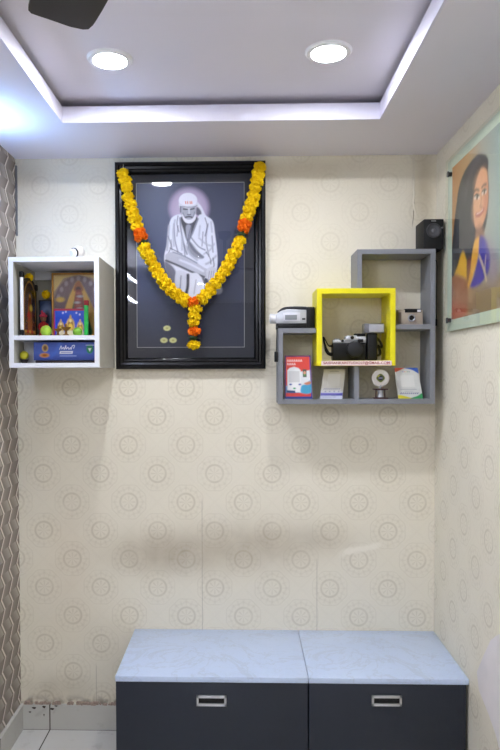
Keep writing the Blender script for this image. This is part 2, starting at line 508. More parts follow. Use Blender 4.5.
tube_light(-3.15, -2.05, 2.29, 'lower of two parallel white tube lights on the left wall beside the viewer', 0, M_TUBEW)
for j, Y in enumerate((-4.3, -5.5)):  # unseen downlights added behind the viewer as fill for the back wall
    for X in (d1.location.x, d2.location.x):
        c = copy_tree(d1, None, (X, Y, ZC))
        c['label'] = 'added round white fill downlight in the flat ceiling %s the viewer, %s side' % (('behind', 'far behind')[j], 'left' if X < 0 else 'right')

# ------------------------------------------------------------------ ceiling fan
M_FAN = mat('fan_brown', (30, 22, 22), .35, vary=.1)
ZF = 2.43
e1 = [atz(*p, ZF) for p in ((28, 8), (30, -4))]; e2 = [atz(*p, ZF) for p in ((92, 25), (109, -3))]
inw = ((e1[1] - e1[0]).normalized() + (e2[1] - e2[0]).normalized()); inw.z = 0; inw.normalize()   # tip towards hub
bd = -inw; sd = Vector((-bd.y, bd.x, 0))
tipc = (e1[0] + e2[0]) / 2
hub = tipc + inw * .6; hub.z = ZF
fan = thing('ceiling_fan', 'dark brown ceiling fan whose blade tip shows at the upper left', 'ceiling fan', (hub.x, hub.y, ZT))
obj('down_rod', MB().cyl((hub.x, hub.y, ZF + .04), (hub.x, hub.y, ZT), .011), M_FAN, fan)
obj('canopy', MB().lathe([(0, 0), (.05, 0), (.045, -.04), (.02, -.06), (0, -.06)], M=Matrix.Translation((hub.x, hub.y, ZT))), M_FAN, fan)
obj('motor', MB().lathe([(0, .05), (.05, .05), (.1, .03), (.11, 0), (.1, -.03), (.05, -.05), (0, -.05)], M=Matrix.Translation((hub.x, hub.y, ZF))), M_FAN, fan)
def loc2(px, py):
    d = atz(px, py, ZF) - hub; return (d.dot(bd), d.dot(sd))
tip = [loc2(*p) for p in ((109, -3), (103, 8), (97, 18), (93, 24), (88.5, 28), (83, 28.3), (70, 25.5), (50, 18.5), (38, 14.5), (31, 12), (28.3, 9), (28.2, 6), (30, -2))]
if tip[0][1] > tip[-1][1]: tip = tip[::-1]
lo_, hi_ = tip[0], tip[-1]
out = tip + [(.3, hi_[1] * .82), (.14, .036), (.14, -.036), (.3, lo_[1] * .82)]
for k in range(3):
    a = math.atan2(bd.y, bd.x) + k * 2 * PI / 3
    R = Matrix.Translation((hub.x, hub.y, ZF)) @ Matrix.Rotation(a, 4, 'Z')
    b = obj('blade', MB().prism(out, -.003, .003, 'z', M=R), M_FAN, fan)
    obj('blade_bracket', MB().box(.08, .2, -.02, .02, .003, .008, .001, M=R), M_FAN, b)

# ------------------------------------------------------------------ benches
DB, HB = .472, .4675
def marble():
    m = bpy.data.materials.new('white_marble'); x = NX(m); p, vec = x.pos()
    n = x.noise(vec, 3.2, 6, .6, 1.6); v = x.band(n, .5, .028)
    n2 = x.noise(vec, 7, 5, .6, 2.2); v2 = x.band(n2, .52, .018)
    cl = x.noise(vec, 4, 3)
    c = x.mix(cl, (186, 202, 228), (200, 214, 236))
    c = x.mix(v * .26, c, (158, 164, 172)); c = x.mix(v2 * .18, c, (160, 166, 172))
    x.out(c); x.b.inputs['Roughness'].default_value = .28
    return m
M_MARB = marble()
M_SLATE = mat('slate_laminate', (28, 34, 46), .5, vary=.06, scale=60)
M_CHROME = mat('brushed_steel', (206, 206, 210), .3, metal=.85, vary=.03)
M_BLACK = mat('black_plastic', (9, 9, 11), .45, vary=.15, spec=.3)
XB0, XB1 = -.4982, .2519
def bench(x0, x1, hx, label, fx1=None):
    t = thing('storage_bench', label, 'bench', ((x0 + x1) / 2, -DB / 2, 0), group='storage benches along the back wall')
    fx1 = fx1 or x1 - .0015
    obj('carcass', MB().box(x0 + .003, fx1, -DB + .022, -.012, 0.0, HB - .022, .001), M_SLATE, t)
    dr = obj('drawer', MB().box(x0 + .002, fx1, -DB + .002, -DB + .020, .06, HB - .0235, .0012), M_SLATE, t)
    z0, z1 = at(hx, 706, -DB).z, at(hx, 695.3, -DB).z
    xa, xb = at(hx - 15, 700, -DB).x, at(hx + 15, 700, -DB).x
    yf = -DB - .004; yb = -DB + .0025; w = .0105
    h = MB()
    h.box(xa, xb, yf, yb, z1 - w, z1, .001); h.box(xa, xb, yf, yb, z0, z0 + w, .001)
    h.box(xa, xa + w * .8, yf, yb, z0, z1, .001); h.box(xb - w * .8, xb, yf, yb, z0, z1, .001)
    ho = obj('handle', h, M_CHROME, dr, label='steel recessed pull handle')
    obj('handle_recess', MB().box(xa + .002, xb - .002, yb - .0015, yb, z0 + .002, z1 - .002), M_BLACK, ho)
    obj('worktop', MB().box(x0, x1, -DB, -.001, HB - .022, HB, .0015), M_MARB, t, label='white marble top')
    return t
bench(XB0, XB1 - .001, 211.5, 'dark storage bench with white marble top, the left one of two')
bench(XB1 + .001, XR - .002, 386.7, 'dark storage bench with white marble top, the right one in the corner', XR - .012)

# ------------------------------------------------------------------ large framed portrait
M_FRAME = mat('black_lacquer', (4, 4, 6), .25, vary=.1, spec=.28)
FX0, FX1 = at(115.2, 265, -.035).x, at(265.6, 265, -.035).x
FZ1, FZ0 = at(190, 161, -.035).z, at(190, 369, -.035).z
pf = thing('framed_portrait', 'large black framed portrait of a seated elder in white, hung with a marigold garland', 'framed picture', ((FX0 + FX1) / 2, 0, FZ0))
RW = .052
prof = [(0, 0), (0, .03), (.006, .036), (.016, .036), (.020, .030), (.030, .028), (.036, .032), (.044, .030), (.050, .018), (.052, .012), (.052, 0)]   # (inward, out of wall)
fr = MB(); bm = fr.bm; loops = []
for (i, o) in prof:
    loops.append([bm.verts.new(p) for p in ((FX0 + i, -o, FZ0 + i), (FX1 - i, -o, FZ0 + i), (FX1 - i, -o, FZ1 - i), (FX0 + i, -o, FZ1 - i))])
for A, B in zip(loops, loops[1:]):
    for k in range(4): bm.faces.new((A[k], A[(k + 1) % 4], B[(k + 1) % 4], B[k]))
bmesh.ops.recalc_face_normals(bm, faces=bm.faces)
obj('frame', fr, M_FRAME, pf, smooth=False)
M_MAT = mat('slate_mat_board', (36, 39, 48), .8, vary=.04)
obj('mat_board', MB().box(FX0 + .045, FX1 - .045, -.008, -.003, FZ0 + .045, FZ1 - .045), M_MAT, pf, smooth=False)
YP = -.0086
PX0, PX1 = at(137, 265, YP).x, at(244, 265, YP).x
PZ1, PZ0 = at(190, 183, YP).z, at(190, 347, YP).z
M_LINE = mat('silver_fillet', (150, 150, 150), .4, vary=.03)
fl = MB(); e = .0022
fl.box(PX0 - e, PX1 + e, -.0105, -.008, PZ1, PZ1 + e); fl.box(PX0 - e, PX1 + e, -.0105, -.008, PZ0 - e, PZ0)
fl.box(PX0 - e, PX0, -.0105, -.008, PZ0, PZ1); fl.box(PX1, PX1 + e, -.0105, -.008, PZ0, PZ1)
obj('fillet', fl, M_LINE, pf, smooth=False)
def cv(p):
    q = at(p[0], p[1], YP); return (q.x - PX0, q.z - PZ0)
P = Paint(PX1 - PX0, PZ1 - PZ0, 210, (40, 46, 64), cv, 1 / 221.0)
P.grad([(0, (18, 26, 48)), (.27, (20, 29, 54)), (.30, (27, 37, 66)), (.6, (33, 45, 80)), (1, (28, 38, 70))])  # darker foot paints a counter's reflection in the glass into the print
P.ell((152, 225), 30, 70, (56, 72, 112), 40, .6)
P.ell((189, 208), 19.5, 19.5, (150, 134, 170), 6, 1)
P.ell((189, 208), 16, 16, (176, 162, 190), 9, .7)
ROBE = (204, 207, 222); SH = (92, 95, 118); DK = (34, 36, 52); SK = (150, 152, 168)
# scarf tail, robe
P.poly([(197, 203), (201, 206), (205, 214), (208, 219), (203, 220), (198, 214)], (205, 206, 220), 1)
P.poly([(197, 207), (201, 211), (201, 216), (196, 214)], (70, 70, 90), 1.5)
P.poly([(171, 219), (178, 214.5), (184, 216), (190, 224), (196, 221), (200, 214.5), (208, 217), (213, 222), (215, 234), (217, 250), (217.5, 264), (216, 272), (211, 280), (205, 278), (203, 286), (196, 293), (190, 290), (186, 294), (177, 290), (174, 278), (167, 272), (164.5, 262), (164.5, 254), (167, 244), (168, 232)], ROBE, 1.2)
P.poly([(164.5, 262), (170, 264), (176, 272), (178, 288), (176, 296), (170, 284), (166, 272)], (96, 98, 118), 2)
P.poly([(208, 276), (216, 272), (221, 284), (222, 292), (216, 294), (210, 286)], (150, 152, 168), 2)
# neck + chest opening
P.poly([(181, 217), (197, 217), (195, 226), (190, 238), (187, 241), (184, 232)], DK, 1.5)
P.poly([(186, 226), (191, 226), (189.5, 238), (187, 240)], (140, 142, 160), 1.5)
# dark folds
for L_, w in (([(180, 218), (181, 230), (184, 245), (187, 254)], 1.6), ([(198, 219), (193, 232), (189, 241), (188, 250)], 1.6), ([(188, 240), (194, 250), (203, 257)], 2.6), ([(190, 236), (198, 246), (205, 250)], 1.4),
              ([(174, 224), (175, 240), (178, 252)], 1.3), ([(171, 240), (172, 250)], 1), ([(208, 224), (206, 240), (209, 256)], 1.2), ([(203, 232), (202, 246)], 1), ([(178, 226), (177, 236)], 1), ([(212, 236), (213, 252)], 1.2), ([(184, 244), (185, 256)], 1.2)):
    P.line(L_, w, SH, 1.2, .85)
P.poly([(190, 242), (197, 250), (203, 258), (196, 258), (189, 252)], (70, 72, 92), 2, .75)
MD = (150, 153, 172)
for L_, w in (([(169, 226), (168, 240), (167, 250)], 2.2), ([(175, 220), (173, 232), (174, 246)], 1.6), ([(182, 236), (182, 250)], 1.8), ([(199, 238), (206, 244), (212, 246)], 1.6),
              ([(200, 226), (199, 236)], 1.4), ([(214, 244), (210, 250), (204, 254)], 1.6), ([(216, 256), (210, 262), (206, 264)], 2), ([(211, 222), (212, 232)], 1.4), ([(186, 246), (190, 254), (197, 260)], 2)):
    P.line(L_, w, MD, 1.6, .85)
for L_, w in (([(178, 216), (177, 224), (179, 232)], .9), ([(205, 218), (207, 226), (205, 236)], .9), ([(170, 248), (176, 251), (182, 254)], 1.0), ([(213, 258), (214, 266), (211, 268)], 1.0), ([(192, 224), (189, 234), (187, 244)], .9),
              ([(168, 236), (171, 246), (168, 254)], .8), ([(206, 252), (210, 258), (211, 264)], .9)):
    P.line(L_, w, (70, 73, 96), .9, .9)
# forearms crossing over the knee
P.poly([(165.5, 255), (172, 252), (182, 255), (194, 261), (205, 268), (212, 271), (209, 277), (202, 276), (190, 271), (176, 265), (167, 261)], (168, 170, 186), 1)
P.line([(166, 260.5), (178, 265.5), (192, 272), (204, 277)], 2.2, DK, 1.2, .9)
P.line([(173, 252), (184, 256), (197, 263)], 1.1, SH, 1, .8)
P.line([(180, 260), (192, 265), (203, 271)], 2, (206, 208, 222), 1.4, .8)
P.poly([(208, 268), (214, 267), (217, 272), (213, 279), (208, 279), (206, 274)], (186, 188, 202), 1)
for k in range(3): P.line([(209.5 + k * 2.2, 271), (208.5 + k * 2.2, 278)], .6, SH, .6, .8)
# legs under white cloth
P.poly([(176, 272), (183, 271), (188, 275), (187, 287), (184, 297), (178, 300), (175, 288)], (190, 193, 208), 1.2)
P.poly([(190, 275), (197, 273), (202, 279), (205, 287), (201, 296), (195, 301), (189, 298), (188, 286)], (204, 207, 220), 1.2)
P.line([(188, 275), (187.5, 288), (184, 300)], 3, DK, 1.5)
P.line([(203, 278), (206, 288), (203, 297)], 2.4, (60, 62, 80), 1.5, .9)
P.line([(181, 276), (180, 290)], 1.2, SH, 1.2, .8); P.line([(196, 280), (194, 294)], 1, SH, 1.2, .6)
# head
P.ell((188.6, 211), 7.6, 9.4, SK, 1.2)
P.poly([(182.5, 214), (186, 219), (192, 219), (195.5, 214), (195.5, 219), (191.5, 223), (186.5, 223), (183, 219)], (214, 214, 226), 1)
P.ell((188, 200.5), 9.2, 7.6, (214, 215, 228), 1)
P.poly([(179, 203), (183, 205), (188, 205.8), (194, 205), (198, 202), (198, 206), (195, 206.6), (188, 207), (182, 206.5), (179.5, 208)], (196, 198, 212), .8)
P.line([(180, 206.5), (184, 206.8), (188, 207.2), (194, 206.8), (197, 205.5)], .8, (86, 88, 108), .8, .9)
P.line([(183.5, 209), (187, 209.4)], 1.3, DK, .8); P.line([(190.6, 209.4), (194, 208.6)], 1.3, DK, .8)
P.line([(189, 209), (189.2, 214)], 1.4, (190, 190, 204), .8); P.line([(187.5, 214.6), (190.6, 214.6)], 1, (66, 66, 84), .7)
P.line([(185.6, 217.3), (189, 216.6), (192, 217.3)], 1.6, (52, 50, 66), .7)
P.line([(183, 213), (184.5, 217)], .9, SH, .8, .8); P.line([(194.6, 212), (193.4, 216.5)], .9, SH, .8, .8)
P.line([(180.6, 207), (180.6, 212)], 1.4, (96, 98, 116), .8)
for xx in (185.6, 187.6, 190, 191.6): P.line([(xx, 201.6), (xx + .3, 203.6)], 1, (206, 104, 70), .6)
# printed pale blossoms
for c in ((167, 328.2), (164, 340.3), (173, 340.3)):
    P.ell(c, 3.6, 2.6, (190, 190, 128), 1); P.ell(c, 1.4, 1, (150, 146, 80), 1)
M_PRINT = paintmat('printed_picture', .45)
obj('print', P.mesh('print', lambda u, v: (PX0 + u - (FX0 + FX1) / 2, YP, PZ0 + v - FZ0)), M_PRINT, pf, smooth=False, local=True, label='portrait of a seated elder in a white robe and head scarf')
M_GLASS = glassmat('picture_glass')
obj('glass_pane', MB().box(FX0 + .047, FX1 - .047, -.0165, -.0145, FZ0 + .047, FZ1 - .047), M_GLASS, pf, smooth=False)

# ------------------------------------------------------------------ marigold garland
def marigold(seed, n=110):
    r = random.Random(seed); mb = MB(); b = mb.bm
    for i in range(n):
        z = 1 - 2 * (i + .5) / n; a = i * 2.39996 + r.random() * .4
        rad = math.sqrt(1 - z * z)
        N = Vector((rad * math.cos(a), rad * math.sin(a), z * .72)).normalized()
        c = Vector((rad * math.cos(a), rad * math.sin(a), z * .60)) * (.70 + .1 * r.random())
        t = N.orthogonal().normalized(); t = Matrix.Rotation(r.random() * 6.28, 3, N) @ t; s = N.cross(t)
        w = .16 + .06 * r.random(); h = .26 + .1 * r.random()
        tilt = (t * (r.random() - .5) * .9 + N).normalized()
        p0 = c - s * w * .6; p1 = c + s * w * .6
        m0 = c + tilt * h * .6 - s * w + t * .05; m1 = c + tilt * h * .6 + s * w + t * .05
        e0 = c + tilt * h - s * w * .55 + t * .16; e1 = c + tilt * h + s * w * .55 + t * .16
        V = [b.verts.new(p) for p in (p0, p1, m1, e1, e0, m0)]
        b.faces.new((V[0], V[1], V[2], V[5])); b.faces.new((V[5], V[2], V[3], V[4]))
    mb.sph((0, 0, 0), .74, (1, 1, .62), 14)
    me = bpy.data.meshes.new('flower'); mb.bm.to_mesh(me); mb.bm.free()
    return me
M_YEL = mat('marigold_yellow', (250, 208, 14), .7, vary=.07, scale=.9, spec=.2)
M_ORG = mat('marigold_orange', (250, 118, 14), .7, vary=.09, scale=.9, spec=.2)
M_LEAF = mat('garland_leaf', (36, 62, 30), .6, vary=.3, scale=.9)
FLM = {}
for c, m in (('y', M_YEL), ('o', M_ORG)):
    FLM[c] = [marigold(s) for s in (1, 2, 3)]
    for me in FLM[c]: me.materials.append(m)
seq_l = [(38, 55, 'y'), (45, 76, 'y'), (51, 98, 'y'), (54, 128, 'y'), (62, 150, 'y'), (68, 172, 'y'), (75, 194, 'y'), (82, 216, 'y'), (89, 234, 'o'), (94, 250, 'o'), (99, 264, 'g'), (104, 280, 'y'), (113, 300, 'y'), (124, 320, 'y'), (135, 340, 'y'), (146, 358, 'y'), (158, 376, 'y'), (169, 391, 'y'), (184, 407, 'y'), (200, 420, 'y'), (213, 432, 'y'), (229, 441, 'y')]
seq_m = [(251, 445, 'o'), (259, 466, 'y'), (256, 488, 'y'), (253, 508, 'y'), (256, 534, 'o'), (253, 554, 'g'), (254, 575, 'y')]
seq_r = [(279, 436, 'y'), (291, 421, 'y'), (305, 406, 'y'), (320, 389, 'y'), (334, 371, 'y'), (347, 352, 'y'), (357, 334, 'y'), (367, 315, 'y'), (377, 296, 'y'), (387, 276, 'y'), (394, 258, 'y'), (398, 240, 'g'), (404, 223, 'o'), (409, 209, 'o'), (414, 190, 'y'), (422, 168, 'y'), (429, 146, 'y'), (435, 123, 'y'), (440, 100, 'y'), (446, 79, 'y'), (450, 57, 'y'), (455, 36, 'y')]
YG = -.0725
def gp(x, y): return at(110 + x / 3.03, 155 + y / 3.03, YG)
g0 = gp(252, 440)
gar = thing('marigold_garland', 'yellow and orange marigold garland draped in a Y over the black framed portrait', 'garland', (g0.x, YG, g0.z))
def leafcluster(p, axis, r):
    mb = MB(); rn = random.Random(int(p.x * 1e4))
    for k in range(12):
        a = k / 12 * 2 * PI; side = axis.orthogonal().normalized(); side = Matrix.Rotation(a, 3, axis) @ side
        c = p + side * r * .35 + axis * (rn.random() - .5) * .012; tip = c + side * r * .75 + axis * (rn.random() - .5) * .02
        w = axis.cross(side) * .008
        mb.quad(c - w, c + w, tip + w * .3, tip - w * .3)
    mb.sph(p, r * .6, (1, 1, .6), 12)
    return mb
cnt = 0
for sq in (seq_l, seq_m, seq_r):
    pts = [gp(x, y) for x, y, c in sq]
    for i, (x, y, c) in enumerate(sq):
        p = pts[i]; ax = (pts[min(i + 1, len(pts) - 1)] - pts[max(i - 1, 0)]).normalized()
        if c == 'g': obj('leaf_cluster', leafcluster(p, ax, .031), M_LEAF, gar, smooth=False, label='dark green leaves'); continue
        o = bpy.data.objects.new('flower', FLM[c][cnt % 3]); cnt += 1; COL.objects.link(o); o.parent = gar
        if c == 'o': o['label'] = 'orange marigold'
        o.location = p - Vector(gar.location)
        q = ax.to_track_quat('Z', 'Y') @ Euler((random.uniform(-.2, .2), random.uniform(-.2, .2), random.random() * 6)).to_quaternion()
        o.rotation_euler = q.to_euler()
        rr = .0288 * random.uniform(.93, 1.07); o.scale = (rr, rr, rr)
for sq, top in ((seq_l, (36, 22)), (seq_r[::-1], (459, 15))):
    a = gp(*top); a.y = -.0375
    obj('string', MB().tube([a, gp(sq[0][0], sq[0][1])], .0012, 6), mat('cotton_string', (226, 220, 200), .8), gar)

# ------------------------------------------------------------------ white wall box with its devotional things
M_WOOD = mat('white_laminate', (228, 230, 236), .4, vary=.02)
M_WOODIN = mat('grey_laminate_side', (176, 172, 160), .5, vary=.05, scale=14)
YB = -.315
bx0, bx1 = at(8.6, 312, YB).x, at(98.9, 312, YB).x
bz1, bz0 = at(53, 256.8, YB).z, at(53, 367.6, YB).z
tk = at(13.2, 312, YB).x - bx0
zsh1, zsh0 = at(53, 335.3, YB).z, at(53, 339.8, YB).z
wb_ = thing('wall_box', 'white open wall box with one shelf beside the zigzag wall', 'wall shelf', ((bx0 + bx1) / 2, 0, bz0))
mb = MB(); mb.box(bx0, bx1, YB, -.001, bz1 - tk, bz1, .0008); mb.box(bx0, bx1, YB, -.001, bz0, bz0 + tk, .0008)
mb.box(bx0, bx0 + tk, YB, -.001, bz0 + tk, bz1 - tk, .0008); mb.box(bx1 - tk, bx1, YB, -.001, bz0 + tk, bz1 - tk, .0008)
obj('body', mb, M_WOOD, wb_, smooth=False)
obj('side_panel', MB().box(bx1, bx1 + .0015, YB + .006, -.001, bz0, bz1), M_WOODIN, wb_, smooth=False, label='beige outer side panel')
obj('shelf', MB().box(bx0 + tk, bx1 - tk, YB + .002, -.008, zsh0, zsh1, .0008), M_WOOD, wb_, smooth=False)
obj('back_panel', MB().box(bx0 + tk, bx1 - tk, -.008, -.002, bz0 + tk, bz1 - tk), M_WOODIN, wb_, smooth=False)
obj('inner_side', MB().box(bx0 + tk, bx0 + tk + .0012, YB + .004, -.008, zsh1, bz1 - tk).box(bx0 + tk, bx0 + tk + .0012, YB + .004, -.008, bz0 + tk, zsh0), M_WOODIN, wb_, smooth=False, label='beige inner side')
obj('hanging_rail', MB().box(bx0 + tk, bx1 - tk, -.026, -.008, bz1 - tk - .034, bz1 - tk), M_WOOD, wb_, smooth=False)
ix0, ix1 = bx0 + tk, bx1 - tk
# white ball lamp on top
q = at(76, 249, -.28)
zt = bz1
bl = thing('bulb_lamp', 'white round bulb lying on top of the white wall box', 'bulb', (q.x, -.28, zt))
R = Matrix.Translation((q.x + .005, -.265, zt + .0275)) @ Vector((-.5, -.85, -.26)).to_track_quat('Z', 'Y').to_matrix().to_4x4()
obj('globe', MB().lathe([(0, -.027), (.012, -.0245), (.022, -.0155), (.0265, -.003), (.0265, .003), (.024, .011), (.018, .018), (.018, .02), (0, .02)], M=R), mat('frosted_bulb', (214, 208, 198), .35, vary=.03), bl)
obj('collar', MB().lathe([(0, .019), (.0195, .019), (.0195, .025), (0, .025)], M=R), M_BLACK, bl, label='black collar')
obj('cap', MB().lathe([(0, .0245), (.017, .0245), (.016, .034), (.010, .040), (0, .040)], M=R), M_WHITE, bl)

M_GOLD = mat('gilt_frame', (190, 140, 62), .35, metal=.5, vary=.15, scale=50)
M_PR2 = paintmat('glossy_print', .25)
# big gold framed picture
yg = -.085
gx0, gx1 = at(52, 300, yg).x, ix1 - .004
gz1, gz0 = at(70, 273, yg).z, zsh1
gt = thing('framed_picture', 'gilt framed devotional picture of a standing figure under a golden arch, in the white box', 'framed picture', ((gx0 + gx1) / 2, yg, gz0))
w = .0085
mb = MB()
for a in ((gx0, gx1, gz1 - w, gz1), (gx0, gx1, gz0, gz0 + w), (gx0, gx0 + w, gz0 + w, gz1 - w), (gx1 - w, gx1, gz0 + w, gz1 - w)):
    mb.box(a[0], a[1], yg - .008, yg + .008, a[2], a[3], .002)
obj('frame', mb, M_GOLD, gt)
obj('backing', MB().box(gx0 + .003, gx1 - .003, yg + .002, yg + .007, gz0 + .003, gz1 - .003), M_BLACK, gt, smooth=False)
GW, GH = gx1 - gx0 - 2 * w, gz1 - gz0 - 2 * w
yp = yg + .0015
P = Paint(GW, GH, 70, (176, 150, 130), lambda p: (p[0] * GW, p[1] * GH), GW)
P.poly([(0, .72), (0, 1), (1, 1), (1, .72), (.8, .95), (.5, 1), (.2, .95)], (226, 200, 130), .02, sm=False)
P.ell((.5, .52), .5, .58, (128, 106, 110), .03)
for k in range(9):
    a = PI * (.12 + .76 * k / 8); P.ell((.5 + .44 * math.cos(a), .46 + .40 * math.sin(a) * GW / GH * 1.5), .035, .05, (176, 160, 160), .03)
P.poly([(.08, .0), (.22, .45), (.40, .80), (.5, .9), (.6, .80), (.80, .45), (.94, .0)], (232, 184, 90), .03)
P.poly([(.26, .0), (.36, .42), (.46, .70), (.5, .74), (.56, .70), (.66, .42), (.76, .0)], (28, 96, 66), .03)
P.ell((.13, .6), .09, .05, (220, 180, 80), .03)
P.poly([(.40, .75), (.44, .86), (.5, .9), (.56, .86), (.60, .75), (.5, .72)], (176, 110, 70), .03)
P.ell((.5, .77), .055, .05, (90, 60, 50), .03)
P.poly([(.44, .72), (.57, .72), (.60, .45), (.63, .1), (.60, .0), (.42, .0), (.40, .3)], (150, 70, 60), .03)
for k in range(12): P.ell((.5 + .03 * math.sin(k * 1.7), .7 - k * .05), .055, .022, (220, 214, 206) if k % 2 else (190, 110, 90), .03)
P.poly([(.0, .0), (.0, .2), (.12, .22), (.2, .0)], (40, 120, 80), .03)
obj('print', P.mesh('print', lambda u, v: (gx0 + w + u - gt.location.x, .0015, w + v)), M_PR2, gt, smooth=False, local=True)
obj('glass_pane', MB().box(gx0 + w * .7, gx1 - w * .7, yg - .004, yg - .0025, gz0 + w * .7, gz1 - w * .7), M_GLASS, gt, smooth=False)
# blue card in front
yc = -.150
cx0, cx1 = at(53.5, 320, yc).x, at(84.5, 320, yc).x
cz1 = at(70, 308.5, yc).z; cz0 = zsh1
cd = thing('picture_card', 'small blue picture card with three golden seated figures, in front of the gilt picture', 'picture card', ((cx0 + cx1) / 2, yc, cz0), (0, 0, 0))
mb = MB().box(cx0, cx1, yc, yc + .006, cz0, cz1, .001)
obj('card', mb, mat('red_card', (196, 40, 40), .5), cd, label='red edged card')
CW, CH = cx1 - cx0 - .004, cz1 - cz0 - .004
P = Paint(CW, CH, 60, (28, 70, 200), lambda p: (p[0] * CW, p[1] * CH), CW)
P.ell((.5, 1.0), .6, .25, (40, 96, 226), .2); P.poly([(0, .94), (1, .94), (1, 1), (0, 1)], (204, 44, 50), .02, sm=False); P.poly([(0, 0), (.03, 0), (.03, 1), (0, 1)], (204, 44, 50), .02, sm=False)
for cx_, s in ((.23, .8), (.55, 1.0), (.87, .8)):
    P.ell((cx_, .40 * s), .14 * s, .26 * s, (214, 176, 92), .04); P.ell((cx_, .38 * s), .10 * s, .18 * s, (120, 70, 40), .04)
    P.ell((cx_, .34 * s), .075 * s, .13 * s, (226, 190, 70), .04); P.ell((cx_, .58 * s), .045 * s, .055 * s, (236, 214, 150), .03)
    P.ell((cx_, .72 * s), .03 * s, .06 * s, (226, 180, 70), .03); P.ell((cx_, .12), .17 * s, .10, (220, 206, 170), .05)
for a in ((.3, .86), (.4, .9), (.75, .86), (.86, .8)): P.ell(a, .025, .03, (220, 230, 250), .03)
obj('print', P.mesh('print', lambda u, v: (cx0 + .002 + u - cd.location.x, -.0006, .002 + v)), M_PR2, cd, smooth=False, local=True)
ga, gb = at(84.6, 320, yc).x, at(88.4, 320, yc).x
mb = MB().box(ga + .0005, gb, yc - .012, yc + .004, cz0, at(86, 303, yc).z, .001)
o = obj('side_strip', mb, mat('green_strip', (40, 190, 80), .5, vary=.2), cd, label='green side strip')
obj('strip_end', MB().box(ga, gb + .002, yc - .0125, yc + .0045, at(86, 305.5, yc).z, at(86, 300.5, yc).z, .001), mat('red_card', (196, 40, 40), .5), o)
# arched picture along the left side of the box
ap = thing('arched_picture', 'dark arched devotional picture with a white and black edge, standing along the box side', 'framed picture', (0, 0, 0))
nA, fA = at(22.5, 300, -.265), at(36.5, 300, -.10)
ap.location = ((nA.x + fA.x) / 2, -.1825, zsh1 + .0005); ap.rotation_euler = (0, 0, math.atan2(.165, fA.x - nA.x))
AW, AH = math.hypot(.165, fA.x - nA.x), at(22, 274, -.27).z - zsh1
pts = [(-AW / 2, 0), (AW / 2, 0), (AW / 2, AH * .78)] + [(AW / 2 * math.cos(a), AH * .78 + AH * .2 * math.sin(a)) for a in [PI * k / 10 for k in range(1, 10)]] + [(-AW / 2, AH * .78)]
obj('board', MB().prism(pts, .0, .008, 'y', .001), mat('dark_wood_board', (52, 40, 32), .5, vary=.2), ap, local=True)
P = Paint(AW, AH, 60, (52, 40, 32), lambda p: (p[0] * AW, p[1] * AH), AW)
P.poly([(.06, .03), (.94, .03), (.94, .76), (.82, .88), (.66, .95), (.5, .97), (.34, .95), (.18, .88), (.06, .76)], (140, 106, 50), .03, sm=False)
P.poly([(.13, .05), (.87, .05), (.87, .74), (.76, .86), (.64, .91), (.5, .93), (.36, .91), (.24, .86), (.13, .74)], (70, 50, 44), .03, sm=False)
P.ell((.5, .68), .2, .14, (104, 92, 96), .06)
P.poly([(.36, .1), (.64, .1), (.66, .4), (.6, .66), (.5, .74), (.4, .66), (.34, .4)], (124, 74, 36), .05)
P.ell((.5, .70), .06, .045, (196, 140, 80), .03); P.ell((.58, .5), .1, .08, (206, 176, 50), .06); P.ell((.42, .36), .1, .12, (150, 52, 40), .06)
for k in range(5): P.ell((.2 + .15 * k, .09), .07, .04, (160, 60, 40) if k % 2 else (176, 130, 50), .04)
for k in range(8): P.ell((.2 + .08 * k, .22 + .05 * (k % 3)), .035, .03, (120, 70, 40), .04)
def arch_top(u): 
    x_ = abs(u - AW / 2) / (AW / 2); return AH * .78 + AH * .2 * math.sqrt(max(0, 1 - x_ * x_))
obj('print', P.mesh('print', lambda u, v: (u - AW / 2, -.0008, v / AH * (arch_top(u) - .002) if v > .0 else .001)), M_PR2, ap, smooth=False, local=True)
obj('edge_strip', MB().box(-AW / 2 - .014, -AW / 2 - .001, -.006, .006, .010, AH * .97, .003), M_WHITE, ap, local=True, label='white edge strip')
for zz in (0, AH * .94): obj('corner_cap', MB().box(-AW / 2 - .017, -AW / 2 + .002, -.009, .009, zz, zz + .026, .005), M_BLACK, ap, local=True, label='black corner cap')
obj('corner_cap', MB().box(AW / 2 - .016, AW / 2 + .006, -.006, .012, AH * .80, AH * .80 + .028, .005), M_BLACK, ap, local=True, label='black corner cap')
# small dark picture at the back with blossom on it
sx0, sx1 = at(38.5, 315, -.05).x + .002, gx0 - .008
sp = thing('small_picture', 'small dark blue framed picture behind the red doll in the white box', 'framed picture', ((sx0 + sx1) / 2, -.045, zsh1))
sz1 = at(44, 300, -.05).z
obj('frame', MB().box(sx0, sx1, -.05, -.04, zsh1, sz1, .002), mat('navy_frame', (26, 26, 44), .4), sp)
P = Paint(sx1 - sx0 - .012, sz1 - zsh1 - .012, 24, (50, 66, 104))
P.ell(((sx1 - sx0) / 2, (sz1 - zsh1) * .6), .03, .04, (110, 130, 176), .02); P.ell(((sx1 - sx0) / 2, (sz1 - zsh1) * .5), .014, .03, (60, 60, 80), .01)
obj('print', P.mesh('print', lambda u, v: (sx0 + .006 + u - sp.location.x, -.0058, .006 + v)), M_PR2, sp, smooth=False, local=True)
def blossom(px, py, Y, r, label):
    q = at(px, py, Y)
    t = thing('marigold_flower', label, 'flower', q, (PI / 2, 0, 0), group='loose marigolds in the white box')
    o = bpy.data.objects.new('petals', FLM['y'][0]); COL.objects.link(o); o.parent = t; o.scale = (r, r, r)
    obj('calyx', MB().lathe([(0, -r * .95), (r * .3, -r * .8), (r * .4, -r * .5), (0, -r * .45)], 10), M_LEAF, t, local=True)
    return t
qa = ap.location; 
blossom(29, 277.5, -.17, .018, 'yellow marigold on top of the arched picture')
